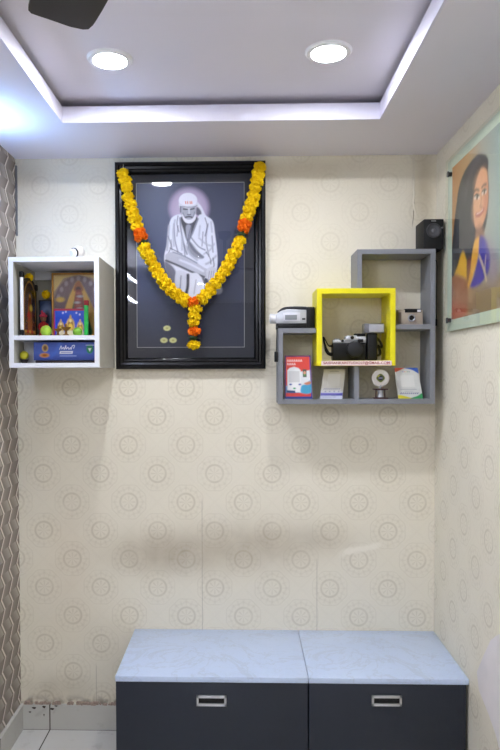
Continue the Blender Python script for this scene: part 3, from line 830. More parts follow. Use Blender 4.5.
blossom(46, 294.5, -.07, .019, 'yellow marigold resting on the small dark blue picture')
# red doll
q = at(43.5, 328, -.095)
dl = thing('red_doll', 'small doll in a red dress and pink turban, between the two devotional pictures', 'figurine', (q.x, -.095, zsh1), (0, 0, .2))
M_RED = mat('red_cloth', (176, 34, 40), .8, vary=.25, scale=140)
obj('body', MB().lathe([(0, 0), (.017, 0), (.019, .008), (.018, .03), (.015, .052), (.014, .066), (.006, .074), (0, .074)], 18), M_RED, dl, local=True)
obj('head', MB().sph((0, 0, .086), .0135, (1, 1, 1.1), 16).sph((0, -.0135, .085), .003, seg=8), mat('doll_skin', (150, 104, 78), .6), dl, local=True)
mb = MB()
for k in range(10):
    a = k / 10 * 2 * PI; mb.sph((.011 * math.cos(a), .011 * math.sin(a), .098), .0062, seg=8)
mb.sph((0, 0, .104), .010, seg=10); mb.sph((-.006, 0, .114), .005, (1, 1, 1.8), 8)
obj('turban', mb, mat('pink_cloth', (226, 70, 96), .8, vary=.2, scale=150), dl, local=True)
for s in (-1, 1): obj('arm', MB().tube([(s * .015, 0, .062), (s * .019, -.008, .048), (s * .014, -.02, .04)], .0055, 8), M_RED, dl, local=True)
# limes
M_LIME = mat('lime_skin', (150, 182, 44), .4, vary=.14, scale=40, bump=.1)
M_LEMON = mat('lemon_skin', (206, 200, 40), .4, vary=.1, scale=40, bump=.1)
def lime(px, py, Y, r, m, zbase, label):
    q = at(px, py, Y)
    t = thing('lime', label, 'fruit', (q.x, Y, zbase), group='limes in the white box')
    M = Matrix.Translation((0, 0, r * .93)) @ Matrix.Rotation(.9, 4, 'Y') @ Matrix.Rotation(.5, 4, 'X')
    obj('fruit', MB().lathe([(0, -1.12 * r), (.14 * r, -1.07 * r), (.3 * r, -.95 * r), (.7 * r, -.66 * r), (.93 * r, -.25 * r), (.95 * r, .15 * r), (.75 * r, .62 * r), (.4 * r, .91 * r), (.12 * r, 1.0 * r), (0, .97 * r)], 20, M), m, t, local=True)
    obj('stem_scar', MB().lathe([(0, 1.02 * r), (.08 * r, 1.0 * r), (.1 * r, .96 * r), (0, .9 * r)], 8, M), M_LEAF, t, local=True)
    return t
lime(46, 329.5, -.235, .0245, M_LIME, zsh1, 'pale green lime in front of the red doll')
lime(77.5, 330, -.215, .021, mat('green_lime', (118, 168, 40), .4, vary=.14, scale=40, bump=.1), zsh1, 'bright green lime in front of the blue picture card')
zlem = bz0 + tk + .017
lime(24.3, 353, -.24, .0195, M_LEMON, zlem - .002, 'yellow lime at the bottom left of the white box')
q = at(24.3, 353, -.24); bz_ = bz0 + tk
bw = thing('small_bowl', 'small dark bowl under the yellow lime in the white box', 'bowl', (q.x, -.24, bz_))
obj('bowl', MB().lathe([(0, 0), (.011, 0), (.014, .006), (.0185, .0165), (.0172, .0165), (.012, .008), (0, .006)], 24), mat('dark_bowl', (50, 38, 34), .5), bw, local=True)
# brass lamps
M_BRASS = mat('brass', (126, 88, 26), .42, metal=.7, vary=.2, scale=60)
def brass(px, Y, s, label):
    q = at(px, 330, Y)
    t = thing('brass_lamp', label, 'oil lamp', (q.x, Y, zsh1), group='brass lamps in the white box')
    obj('base', MB().lathe([(0, 0), (.014 * s, 0), (.013 * s, .004 * s), (.005 * s, .009 * s), (.004 * s, .018 * s), (.0055 * s, .020 * s), (0, .020 * s)], 18), M_BRASS, t, local=True)
    obj('bowl', MB().lathe([(0, .019 * s), (.008 * s, .021 * s), (.0165 * s, .029 * s), (.018 * s, .033 * s), (.0155 * s, .031 * s), (.007 * s, .025 * s), (0, .025 * s)], 18), M_BRASS, t, local=True)
    obj('finial', MB().lathe([(0, .024 * s), (.003 * s, .026 * s), (.0025 * s, .036 * s), (.005 * s, .040 * s), (.002 * s, .046 * s), (0, .048 * s)], 10), M_BRASS, t, local=True)
brass(58, -.225, 1.0, 'small brass oil lamp, left one beside the pale lime')
brass(66, -.245, 1.15, 'small brass oil lamp next to the bright green lime')
# lower compartment: blue carton, small white box, tray
zb = bz0 + tk
M_BLUE = mat('blue_carton', (52, 74, 146), .4, vary=.06)
ka, kb = at(33.5, 350, -.27).x, ix1 - .002
kz1 = at(60, 342, -.27).z
kt = thing('blue_carton', 'long blue carton with white lettering on the bottom of the white box', 'box', ((ka + kb) / 2, -.19, zb + .012))
kh = kz1 - zb - .012
obj('carton', MB().box(ka, kb, -.27, -.05, zb + .012, kz1, .0015), M_BLUE, kt)
KW = kb - ka - .004
P = Paint(KW, kh - .004, 150, (50, 76, 160), lambda p: (p[0] * KW, p[1] * (kh - .004)), KW)
P.grad([(0, (46, 64, 130)), (.4, (72, 98, 178)), (1, (58, 80, 156))])
P.line([(.28, .2), (.36, .5), (.42, .9)], .05, (70, 110, 200), .06, .6)
P.ell((.18, .68), .05, .06, (200, 164, 90), .02); P.ell((.18, .68), .03, .04, (110, 80, 60), .02)
P.ell((.17, .26), .075, .035, (206, 140, 60), .02); P.ell((.17, .26), .04, .02, (150, 80, 40), .02)
P.line([(.415, .60), (.44, .80), (.45, .62), (.475, .72), (.49, .60), (.515, .82), (.52, .62), (.55, .72), (.565, .60), (.59, .70), (.60, .60), (.62, .80), (.655, .82), (.64, .66)], .011, (226, 230, 240), .006)
P.poly([(.41, .34), (.62, .34), (.63, .5), (.42, .5)], (226, 228, 232), .01, sm=False)
P.line([(.44, .42), (.6, .42)], .015, (120, 140, 190), .01)
P.line([(.42, .22), (.68, .22)], .012, (150, 170, 220), .01)
P.ell((.9, .62), .055, .075, (40, 130, 90), .01); P.poly([(.875, .66), (.925, .66), (.9, .46)], (230, 236, 230), .01, sm=False)
P.line([(.84, .84), (.97, .84)], .012, (170, 186, 220), .008)
obj('print', P.mesh('print', lambda u, v: (ka + .002 + u - kt.location.x, -.0806, .002 + v)), M_PR2, kt, smooth=False, local=True)
tray = obj('tray', MB().box(ka + .004, kb - .004, -.262, -.06, zb, zb + .0115, .003), mat('dark_tray', (40, 24, 22), .5))
tag(tray, 'dark flat tray under the blue carton', 'tray')
sb0, sb1 = at(20, 343, -.21).x, ka - .006
wbx = obj('small_box', MB().box(ix0 + .003, sb1, -.20, -.09, zb, at(26, 341.5, -.2).z, .002), mat('off_white_card', (206, 206, 208), .6)); tag(wbx, 'small white box behind the yellow lime, left of the blue carton', 'box')

# ------------------------------------------------------------------ grey wall shelf and yellow cube
M_GREY = mat('grey_laminate', (124, 126, 132), .5, vary=.025, scale=9)
YS = -.165
def fx(px, py=330, Y=None): return at(px, py, YS if Y is None else Y).x
def fz(py, px=360, Y=None): return at(px, py, YS if Y is None else Y).z
T = .0205
gL, gR = fx(278.3, 365), fx(435.2, 365)
zTop = fz(249, 400); zBot = fz(404, 360); zR1 = fz(324.4, 420); zL1 = fz(328.2, 297)
xU = fx(357.2, 270)
YY = -.185
yx0, yx1 = fx(316.8, 330, YY), fx(395.6, 330, YY)
yz1, yz0 = fz(288.2, 356, YY), fz(365.8, 356, YY)
gs = thing('wall_shelf', 'grey stepped wall shelf around the yellow cube', 'wall shelf', ((gL + gR) / 2, 0, zBot))
e = .0006
parts = [('top_board', (xU, gR, zTop - T, zTop)), ('upright', (xU, xU + T, yz1 + e, zTop - T)), ('upright', (gR - T, gR, zBot + T, zTop - T)),
         ('shelf_board', (yx1 + e, gR - T, zR1 - T, zR1)), ('bottom_board', (gL, gR, zBot, zBot + T)), ('upright', (gL, gL + T, zBot + T, zL1 - T)),
         ('shelf_board', (gL, yx0 - e, zL1 - T, zL1)), ('divider', (fx(354.2, 385), fx(359.2, 385), zBot + T, yz0 - e))]
for n, (a, b, c, d) in parts: obj(n, MB().box(a, b, YS, -.001, c, d, .0008), M_GREY, gs, smooth=False)
M_YELL = mat('yellow_laminate', (226, 214, 14), .4, vary=.03, scale=12)
yt = T * 1.08
yc_ = thing('yellow_cube_shelf', 'bright yellow cube shelf set into the grey wall shelf', 'wall shelf', ((yx0 + yx1) / 2, 0, yz0))
obj('top_board', MB().box(yx0, yx1, YY, -.001, yz1 - yt, yz1, .0008), M_YELL, yc_, smooth=False)
obj('bottom_board', MB().box(yx0, yx1, YY, -.001, yz0, yz0 + yt, .0008), M_YELL, yc_, smooth=False)
obj('side_board', MB().box(yx0, yx0 + yt, YY, -.001, yz0 + yt, yz1 - yt, .0008), M_YELL, yc_, smooth=False)
obj('side_board', MB().box(yx1 - yt, yx1, YY, -.001, yz0 + yt, yz1 - yt, .0008), M_YELL, yc_, smooth=False)
la, lb = fx(321.2, 363, YY), fx(391.8, 363, YY); lz0, lz1 = fz(365.5, 356, YY), fz(360.8, 356, YY)
ls = obj('label_strip', MB().box(la, lb, YY - .0008, YY, lz0, lz1), mat('pale_pink_label', (228, 208, 206), .6, vary=.02), yc_, smooth=False, label='pale strip with red lettering')
tm = textmesh('SAISHANKARSTUDIO27@GMAIL.COM', (lb - la) * .94, (lz1 - lz0) * .70)
for v in tm.vertices: v.co = (v.co.x + la + (lb - la) * .03 - yc_.location.x, YY - .0011, v.co.y + lz0 + (lz1 - lz0) * .15 - yz0)
obj('lettering', tm, mat('red_ink', (140, 12, 28), .6), ls, smooth=False, local=True)

# ------------------------------------------------------------------ speaker
sy0 = -.155
s0 = at(423.8, 240, sy0).x; s1 = min(at(443.7, 240, sy0).x, XR - .006)
sz0 = zTop + .0005; sz1 = at(433, 219, sy0).z
sk = thing('speaker', 'small black loudspeaker in the corner on top of the grey shelf', 'speaker', ((s0 + s1) / 2, sy0 / 2 - .04, zTop))
M_SPK = mat('speaker_vinyl', (13, 13, 15), .55, vary=.1, spec=.3, scale=200, bump=.05)
obj('cabinet', MB().box(s0, s1, sy0, -.02, sz0, sz1, .003), M_SPK, sk)
dc = at(433.6, 230.6, sy0); RX = Matrix.Translation((dc.x, sy0, dc.z)) @ Matrix.Rotation(PI / 2, 4, 'X')
obj('surround', MB().lathe([(.022, 0), (.031, 0), (.032, .003), (.029, .006), (.025, .0055), (.022, .002), (.022, 0)], 32, RX), mat('rubber_surround', (48, 48, 52), .5), sk)
cn = obj('cone', MB().lathe([(.0225, .0035), (.016, .0012), (.009, .0005), (0, .0005)], 28, RX), mat('speaker_cone', (66, 66, 70), .5), sk)
obj('dust_cap', MB().lathe([(.009, .0008), (.007, .004), (.003, .0055), (0, .006)], 20, RX), mat('dust_cap', (96, 96, 100), .4), cn)
obj('badge', MB().box(dc.x - .010, dc.x + .010, sy0 - .001, sy0, sz1 - .010, sz1 - .0065), M_LINE, sk)
obj('knob', MB().cyl((s1 - .007, sy0, dc.z + .012), (s1 - .007, sy0 - .005, dc.z + .012), .003, seg=12), M_LINE, sk)
cpts = [at(434, 250, -.05), at(437, 262, -.045), at(437.5, 280, -.045), at(439, 291, -.045), at(442.5, 300, -.045), at(443.2, 309, -.045), at(440.5, 317, -.045), at(437, 321, -.03)]
cpts = [Vector((min(max(p.x, gR + .006), XR - .01), p.y, p.z)) for p in cpts]
cpts = [Vector((cpts[0].x, -.012, sz0 + .03))] + [Vector((cpts[0].x + .004, -.010, sz0 - .015))] + cpts[1:]
cb = thing('speaker_cable', 'thin black cable looping down behind the grey shelf from the loudspeaker', 'cable', cpts[-1])
obj('cord', MB().tube(spline(cpts, 6), .0018, 8), M_BLACK, cb)
pl_ = cpts[-1]
obj('plug', MB().box(pl_.x - .009, pl_.x + .009, -.03, -.001, pl_.z - .022, pl_.z + .010, .004), M_BLACK, cb)

# ------------------------------------------------------------------ camcorder
M_SILV = mat('silver_plastic', (188, 190, 196), .3, metal=.35, vary=.04)
yv = -.10
v0 = at(275.8, 318, yv); v1 = at(306, 318, yv); zs = zL1
def Z(py, px=300, Y=yv): return at(px, py, Y).z
cm = thing('camcorder', 'silver and black camcorder lying on the left grey shelf', 'camcorder', ((v0.x + v1.x) / 2, yv, zs))
zb0 = Z(324); zt0 = Z(310.5)
mb = MB().prism([(v0.x, zb0), (v1.x, zb0), (v1.x, zt0), (v0.x + .05, zt0 + .004), (v0.x + .02, zt0 - .004), (v0.x, zt0 - .018)], yv - .03, yv + .03, 'y', .004)
obj('body', mb, M_SILV, cm)
obj('lens_barrel', MB().cyl((v0.x + .002, yv, (zb0 + zt0) / 2 - .006), (v0.x - .024, yv, (zb0 + zt0) / 2 - .006), .021, .022).cyl((v0.x - .024, yv, (zb0 + zt0) / 2 - .006), (v0.x - .027, yv, (zb0 + zt0) / 2 - .006), .022, .017), mat('pale_lens_ring', (206, 206, 208), .35, vary=.03), cm)
x9 = min(at(315.8, 318, yv).x, yx0 - .003)
obj('battery', MB().box(v1.x - .001, x9, yv - .034, yv + .032, zs, Z(307.5), .005), M_BLACK, cm)
obj('base', MB().box(v0.x + .001, v1.x, yv - .034, yv + .03, zs, zb0 + .001, .002), M_BLACK, cm)
hp = [Vector((v0.x + .010, yv - .005, zt0 - .012)), Vector((v0.x + .035, yv - .005, zt0 + .006)), Vector((v0.x + .075, yv - .005, zt0 + .010)), Vector((v1.x - .005, yv - .005, zt0 + .009)), Vector((v1.x + .01, yv - .005, zt0 + .006))]
obj('top_grip', MB().tube(spline(hp, 6), .005, 8, 2.0), mat('dark_grip', (60, 60, 64), .5), cm)
sc_ = obj('screen_panel', MB().box(v0.x + .030, v1.x - .028, yv - .034, yv - .0295, zb0 + .010, zt0 - .012, .002), mat('light_panel', (206, 206, 214), .35), cm)
obj('screen', MB().box(v0.x + .038, v1.x - .042, yv - .0355, yv - .0335, zb0 + .016, zt0 - .022, .001), mat('grey_screen', (128, 132, 138), .3), sc_)
obj('badge', MB().box(v1.x - .020, v1.x - .006, yv - .0312, yv - .0295, zb0 + .016, zb0 + .023), M_BLACK, cm)
st = [Vector((v0.x - .008, -.172, zs + .006)), Vector((v0.x - .010, -.174, zs - .03)), Vector((v0.x - .013, -.174, Z(352, 276, -.17)))]
st = [Vector((v0.x + .004, yv - .033, zs + .012)), Vector((at(277.2, 326, -.172).x, -.15, zs + .006)), Vector((at(277, 330, -.172).x, -.1695, zs - .004)), Vector((at(276.6, 340, -.17).x, -.1695, Z(340, 276, -.17))), Vector((at(276.3, 352, -.17).x, -.1695, Z(352, 276, -.17)))]
so = obj('strap', MB().tube(spline(st, 6), .0018, 8), M_BLACK, cm)
tq = at(276.2, 357, -.17)
obj('strap_tab', MB().box(tq.x - .008, tq.x + .008, -.174, -.1665, Z(362, 276, -.17), Z(351.5, 276, -.17), .003), M_BLACK, so)

# ------------------------------------------------------------------ film camera with flash in the yellow cube
yk = -.12
def A(px, py, Y=yk): return at(px, py, Y)
zf = yz0 + yt + .0005
k = thing('film_camera', 'black and silver film camera with a flash unit, in the yellow cube', 'camera', (A(352, 350).x, yk, zf))
x0, x1 = A(332.6, 350).x, A(366.5, 350).x
zt1 = A(350, 340).z
RB = .016
mb = MB().box(x0, x1, yk, yk + .05, zf, zt1 - .012, .006, 3)
obj('body', mb, M_BLACK, k)
mb = MB().box(x0 + .002, x1 - .001, yk + .002, yk + .048, zt1 - .0125, zt1, .003)
mb.prism([(A(344.5, 345).x, zt1 - .001), (A(358, 345).x, zt1 - .001), (A(356.5, 345).x, A(350, 335.3).z), (A(346, 345).x, A(350, 335.8).z)], yk - .004, yk + .04, 'y', .002)
mb.box(A(356, 340).x, x1 - .002, yk - .002, yk + .04, zt1 - .004, A(360, 336.5).z, .002)
tp = obj('top_plate', mb, M_SILV, k, label='silver top plate')
obj('dial', MB().cyl((x0 + .022, yk + .022, zt1 - .001), (x0 + .022, yk + .022, zt1 + .006), .013, seg=20), M_SILV, tp)
q = A(352.2, 337.6, yk - .004)
obj('meter_window', MB().cyl((q.x, yk - .0035, q.z), (q.x, yk - .007, q.z), .0075, seg=20), M_BLACK, tp)
obj('frame_lamp', MB().cyl((A(342.5, 341).x, yk + .003, A(342.5, 341).z), (A(342.5, 341).x, yk - .004, A(342.5, 341).z), .006, seg=16), M_BLACK, tp)
q = A(360.3, 340.8)
obj('viewfinder', MB().box(q.x - .012, q.x + .012, yk - .006, yk + .004, q.z - .007, q.z + .007, .001), M_BLACK, tp)
q = A(355.6, 349.6, yk - .03)
lz = max(q.z, zf + .0375)
RL = Matrix.Translation((q.x, yk + .002, lz)) @ Matrix.Rotation(PI / 2, 4, 'X')
ln = obj('lens', MB().lathe([(.0, 0), (.036, 0), (.037, .008), (.034, .010), (.036, .014), (.036, .026), (.033, .028), (.030, .0285), (0, .0285)], 36, RL), mat('lens_barrel_black', (14, 14, 16), .5, spec=.3), k)
obj('lens_cap', MB().lathe([(0, .0322), (.028, .0322), (.0315, .030), (.032, .0284), (0, .0284)], 36, RL), mat('lens_cap_grey', (28, 28, 31), .55, spec=.3), ln)
gx_0, gx_1 = A(367, 350).x, A(377.2, 350).x
obj('flash_grip', MB().box(gx_0, gx_1, yk - .012, yk + .032, zf, A(370, 333.2).z, .007, 3).box(x1 - .004, gx_0 + .004, yk + .006, yk + .03, zf + .002, zf + .012, .002), M_BLACK, k, label='black flash bracket grip')
fu = MB().box(A(363.6, 330).x, A(383.6, 330).x, yk - .018, yk + .040, A(370, 333.4).z, A(370, 323.6).z, .004)
fo = obj('flash', fu, mat('silver_flash', (112, 112, 118), .3, metal=.4), k, label='silver flash head')
obj('flash_window', MB().box(A(368.2, 330).x, A(383, 330).x, yk - .0205, yk - .017, A(370, 332.3).z, A(370, 324.6).z, .0015), mat('flash_window', (166, 166, 176), .2, vary=.03), fo)
obj('flash_shoe', MB().box(A(354.5, 335).x, A(366, 335).x, yk + .006, yk + .03, A(358, 336.3).z, A(358, 333.4).z, .002), M_BLACK, fo)
def strap(pts, name='strap'):
    q_ = [A(a, b, yk + c) for a, b, c in pts]
    for v in q_: v.z = max(v.z, zf + .009)
    obj(name, MB().tube(spline(q_, 6), .0075, 8, .28), M_BLACK, k)
zq = zf + .009
def cl(p): return p
S1 = [(332.5, 346, .02), (328.5, 345.5, .012), (324.6, 338.5, .0), (323.6, 337.5, .0), (324.4, 343, -.004), (326.5, 349, -.008), (329.5, 353.5, -.006), (332.5, 354, .01)]
strap(S1); strap([(325, 345, .02), (326, 351, .02), (329, 354.5, .02), (333, 355, .025)])
strap([(376.5, 338, .02), (379.2, 340.5, .018), (381.6, 345, .012), (380.8, 347.5, .012), (378.4, 345.5, .018), (379.6, 350, .02), (380, 354, .02), (376.8, 355.5, .025)])

# ------------------------------------------------------------------ compact camera
yk2 = -.12
q0, q1 = at(397.4, 316, yk2), at(423.2, 316, yk2)
q0.x = max(q0.x, yx1 + .003); zc1 = at(410, 309.5, yk2).z
c2 = thing('compact_camera', 'champagne compact camera on the right grey shelf', 'camera', ((q0.x + q1.x) / 2, yk2, zR1))
M_CHAMP = mat('champagne_plastic', (188, 176, 160), .35, metal=.2, vary=.05)
obj('body', MB().box(q0.x, q1.x, yk2, yk2 + .036, zR1, zc1, .006, 3), M_CHAMP, c2)
obj('top_strip', MB().box(q0.x + .032, q1.x - .008, yk2 - .0015, yk2 + .03, zc1 - .013, zc1 + .003, .0015), M_BLACK, c2, label='black viewfinder strip')
obj('flash_window', MB().box(q1.x - .026, q1.x - .011, yk2 - .003, yk2, zc1 - .011, zc1 - .001, .001), M_WHITE, c2)
lq = at(411.4, 318, yk2); RC = Matrix.Translation((lq.x, yk2, lq.z)) @ Matrix.Rotation(PI / 2, 4, 'X')
o = obj('lens_ring', MB().lathe([(.011, -.001), (.0165, -.001), (.0165, .006), (.0145, .008), (.011, .006), (.011, -.001)], 28, RC), M_SILV, c2)
obj('lens', MB().lathe([(0, .004), (.006, .0038), (.0112, .003), (.0112, 0), (0, 0)], 24, RC), M_BLACK, o)
obj('grip', MB().box(q0.x + .003, q0.x + .016, yk2 - .005, yk2 + .002, zR1 + .006, zc1 - .012, .002), mat('taupe_grip', (128, 116, 106), .5), c2)

# ------------------------------------------------------------------ stand cards on the bottom board
zbd = zBot + T
M_PR3 = paintmat('card_print', .35)
def card(label, TL, TR, BR, BL, Y, paint, lean=.22, name='stand_card', yaw=0.0):
    bl = at(*BL, Y); br = at(*BR, Y); W = br.x - bl.x; H = at(*TL, Y).z - zbd - .0005
    t = thing(name, label, 'payment card stand', ((bl.x + br.x) / 2, Y, zbd), (0, 0, yaw), group='payment cards on the grey shelf')
    sh = (at(*TL, Y).x + at(*TR, Y).x) / 2 - (bl.x + br.x) / 2      # sideways lean of the upper edge
    W2 = at(*TR, Y).x - at(*TL, Y).x
    Hs = H
    def f(u, v, d=0.0):
        s = v / Hs; w_ = W + (W2 - W) * s
        return ((u / W - .5) * w_ + sh * s, s * Hs * lean - d, s * Hs + .0005)
    mb = MB(); b = mb.bm
    fr_ = [b.verts.new(f(a, c, .0)) for a, c in ((0, 0), (W, 0), (W, Hs), (0, Hs))]
    bk = [b.verts.new(f(a, c, -.003)) for a, c in ((0, 0), (W, 0), (W, Hs), (0, Hs))]
    b.faces.new(fr_); b.faces.new(bk[::-1])
    for i in range(4): b.faces.new((fr_[i], bk[i], bk[(i + 1) % 4], fr_[(i + 1) % 4]))
    bmesh.ops.recalc_face_normals(b, faces=b.faces)
    obj('panel', mb, mat('clear_acrylic_white', (214, 214, 212), .4, vary=.02), t, smooth=False, local=True)
    mb = MB(); b = mb.bm
    P0 = [f(W * .3, Hs * .8, -.0035), f(W * .7, Hs * .8, -.0035)]
    V = [b.verts.new(p) for p in (P0[0], P0[1], (W * .2, .055, .0005), (-W * .2, .055, .0005))]
    V2 = [b.verts.new(Vector(v.co) + Vector((0, .002, 0))) for v in V]
    b.faces.new(V); b.faces.new(V2[::-1])
    for i in range(4): b.faces.new((V[i], V2[i], V2[(i + 1) % 4], V[(i + 1) % 4]))
    bmesh.ops.recalc_face_normals(b, faces=b.faces)
    obj('easel_leg', mb, mat('clear_acrylic_white', (214, 214, 212), .4), t, smooth=False, local=True)
    P = Paint(W, Hs, 64, (255, 255, 255), lambda p: (p[0] * W, p[1] * Hs), W); paint(P)
    obj('print', P.mesh('print', lambda u, v: f(u, v, .0006)), M_PR3, t, smooth=False, local=True)
    return t
def p_red(P):
    P.grad([(0, (30, 50, 130)), (.05, (30, 50, 130)), (.06, (206, 56, 48)), (1, (214, 62, 50))])
    P.poly([(0, 0), (.05, 0), (.05, 1), (0, 1)], (24, 36, 96), .02, sm=False); P.poly([(.05, .97), (1, .97), (1, 1), (.05, 1)], (24, 36, 96), .02, sm=False)
    P.poly([(.95, 0), (1, 0), (1, 1), (.95, 1)], (30, 50, 140), .02, sm=False)
    P.poly([(.05, .14), (.95, .14), (.95, .3), (.05, .3)], (54, 140, 190), .04, sm=False)
    P.poly([(.55, .15), (.95, .15), (.95, .66), (.55, .62)], (214, 218, 222), .05, sm=False)
    P.poly([(.1, .15), (.6, .15), (.6, .66), (.52, .71), (.35, .74), (.18, .71), (.1, .66)], (226, 226, 228), .03, sm=False); P.poly([(.14, .38), (.56, .38), (.56, .64), (.14, .64)], (200, 200, 202), .02, sm=False)
    P.poly([(.68, .5), (.82, .5), (.82, .68), (.68, .68)], (60, 70, 60), .03, sm=False); P.ell((.75, .6), .05, .06, (206, 150, 120), .02); P.ell((.75, .55), .04, .03, (90, 150, 80), .02)
    P.poly([(.62, .3), (.8, .34), (.95, .42), (.95, .14), (.6, .14)], (60, 156, 196), .05)
    P.poly([(.72, .36), (.95, .4), (.95, .34), (.8, .32)], (196, 120, 90), .04)
    for y, a, b in ((.88, .1, .72), (.80, .1, .46)):
        for k in range(int((b - a) / .085)): P.line([(a + k * .085, y - .018), (a + k * .085 + .02, y + .022), (a + .05 + k * .085, y - .015)], .022, (240, 226, 222), .02, sm=False)
    for c, cl_ in (((.22, .33), (40, 70, 150)), ((.36, .24), (50, 150, 90)), ((.56, .33), (60, 70, 160))): P.ell(c, .05, .03, cl_, .03)
    P.poly([(.08, .14), (.4, .13), (.38, .19), (.08, .2)], (30, 60, 110), .03, sm=False)
def p_pur(P):
    P.grad([(0, (196, 200, 214)), (.1, (190, 194, 216)), (.12, (66, 62, 150)), (.19, (120, 116, 190)), (.21, (206, 206, 210)), (.35, (206, 204, 196)), (1, (204, 198, 180))])
    P.poly([(.5, .11), (1, .11), (1, .2)], (52, 50, 140), .05, sm=False)
    P.poly([(.22, .42), (.8, .42), (.8, .84), (.22, .84)], (214, 212, 204), .02, sm=False)
    for k in range(9): P.line([(.12 + k * .085, .32), (.16 + k * .085, .345)], .024, (70, 80, 150), .02)
    for k in range(6): P.line([(.3 + k * .07, .925), (.34 + k * .07, .925)], .02, (90, 84, 74), .02)
    for k in range(4): P.ell((.2 + .2 * k, .25), .03, .02, (90, 96, 150), .02)
    P.line([(.1, .06), (.7, .06)], .03, (150, 154, 176), .03)
def p_col(P):
    P.grad([(0, (206, 208, 206)), (1, (212, 212, 206))])
    P.poly([(0, .86), (0, 1), (.42, 1), (.3, .95)], (216, 92, 56), .03); P.poly([(.4, 1), (1, 1), (1, .82), (.75, .93)], (40, 84, 176), .03)
    P.poly([(0, 0), (0, .11), (.2, .1), (.5, .03), (.6, 0)], (216, 206, 50), .03); P.poly([(.5, 0), (1, 0), (1, .17), (.8, .09)], (40, 150, 84), .03)
    P.poly([(.2, .38), (.76, .38), (.76, .76), (.2, .76)], (222, 222, 218), .02, sm=False)
    for k in range(5): P.ell((.34 + .07 * k, .87), .024, .016, [(70, 110, 190), (206, 80, 60), (214, 180, 60), (80, 150, 90), (120, 120, 120)][k], .02)
    P.line([(.14, .3), (.8, .3)], .016, (130, 134, 150), .02); P.line([(.3, .24), (.64, .24)], .014, (140, 144, 160), .02)
    for k in range(9): P.line([(.12 + k * .085, .155), (.16 + k * .085, .185)], .03, (64, 70, 130), .02)
card('red payment card with a white panel, leftmost card on the grey shelf', (285, 355.4), (311, 355), (312.5, 399.6), (284.6, 399.6), -.13, p_red, .12)
card('cream payment card with a purple band, tilted, below the yellow cube', (325, 369.3), (346.7, 368.7), (342.2, 399.5), (319.8, 399.5), -.13, p_pur, .25)
card('white payment card with coloured corners, rightmost on the grey shelf', (395.6, 367.8), (419.2, 367.2), (423, 399.3), (398.4, 399.3), -.12, p_col, .2)
# medal trophy
yt_ = -.12
tc = at(380.4, 378, yt_); ba = at(380.4, 399, yt_).x
tr = thing('medal_trophy', 'small trophy with a white disc on a spool base, left of the rightmost payment card', 'trophy', (tc.x, yt_, zbd))
M_MAROON = mat('maroon_lacquer', (62, 24, 26), .35)
zm = at(380, 389.2, yt_).z
obj('base', MB().box(tc.x - .031, tc.x + .031, yt_ - .02, yt_ + .02, zbd, zbd + .006, .002), M_MAROON, tr)
obj('column', MB().lathe([(.012, 0), (.0145, .003), (.0125, .008), (.0115, .02), (.0125, zm - zbd - .014), (.0145, zm - zbd - .009), (.012, zm - zbd - .006)], 24, Matrix.Translation((tc.x, yt_, zbd + .005))), M_SILV, tr)
for s in (-1, 1): obj('pillar', MB().box(tc.x + s * .019 - .002, tc.x + s * .019 + .002, yt_ - .003, yt_ + .003, zbd + .005, zm - .002), M_MAROON, tr)
obj('plate', MB().box(tc.x - .031, tc.x + .031, yt_ - .02, yt_ + .02, zm - .003, zm + .003, .002), M_MAROON, tr)
obj('stem', MB().cyl((tc.x, yt_, zm), (tc.x, yt_, tc.z - .03), .005), M_SILV, tr)
RT = Matrix.Translation((tc.x, yt_, tc.z)) @ Matrix.Rotation(PI / 2, 4, 'X')
ds = obj('disc', MB().lathe([(0, -.004), (.036, -.004), (.0378, -.002), (.0378, .002), (.036, .004), (.0, .004)], 40, RT), mat('pearl_disc', (226, 222, 220), .3, vary=.04, scale=90), tr)
P = Paint(.04, .04, 40, (206, 202, 200))
c = (.02, .02)
P.ell(c, .0195, .0195, (180, 178, 120), .002); P.ell(c, .0175, .0175, (88, 100, 40), .002); P.ell((.012, .028), .006, .005, (190, 186, 60), .003)
P.ell(c, .011, .0095, (30, 32, 66), .002); P.line([(.012, .02), (.028, .02)], .003, (170, 170, 190), .002)
Pm = P
def dmap(u, v):
    x_, y_ = (u - .02) / .02, (v - .02) / .02     # square grid folded into a disc
    return (x_ * math.sqrt(1 - y_ * y_ / 2) * .0195, -.0044, y_ * math.sqrt(1 - x_ * x_ / 2) * .0195 + tc.z - zbd)
obj('emblem', P.mesh('emblem', dmap), M_PR3, ds, smooth=False, local=True)

# ------------------------------------------------------------------ glass portrait on the right wall
GXF = XR - .022
ga0 = atx(445.6, 162, GXF); ga1 = atx(445.6, 332.4, GXF)
gy0 = ga0.y; gy1 = gy0 - 1.05
zt_, zb_ = ga0.z, ga1.z
pr0 = atx(450.2, 168, GXF); pr1 = atx(450.2, 319.5, GXF)
py0, py1 = pr0.y, gy1 + (gy0 - pr0.y)
pzt, pzb = pr0.z, pr1.z
gpn = thing('glass_portrait', 'glass mounted portrait of a long haired woman in a blue and yellow sari', 'framed picture', (XR, (gy0 + gy1) / 2, zb_))
M_GG = glassmat('greenish_glass', (252, 254, 251))
obj('glass_pane', MB().box(GXF, GXF + .006, gy1, gy0, zb_, zt_, .0008), M_GG, gpn, smooth=False)
obj('backing', MB().box(GXF + .0095, GXF + .0115, gy1 + .004, gy0 - .004, zb_ + .004, zt_ - .004), mat('pale_green_backing', (204, 212, 198), .5, vary=.02), gpn, smooth=False)
def cvx(p):
    q = atx(p[0], p[1], GXF + .008); return (py0 - q.y, q.z - pzb)
W, H = py0 - py1, pzt - pzb
P = Paint(W, H, 190, (150, 140, 130), cvx, 1.0)
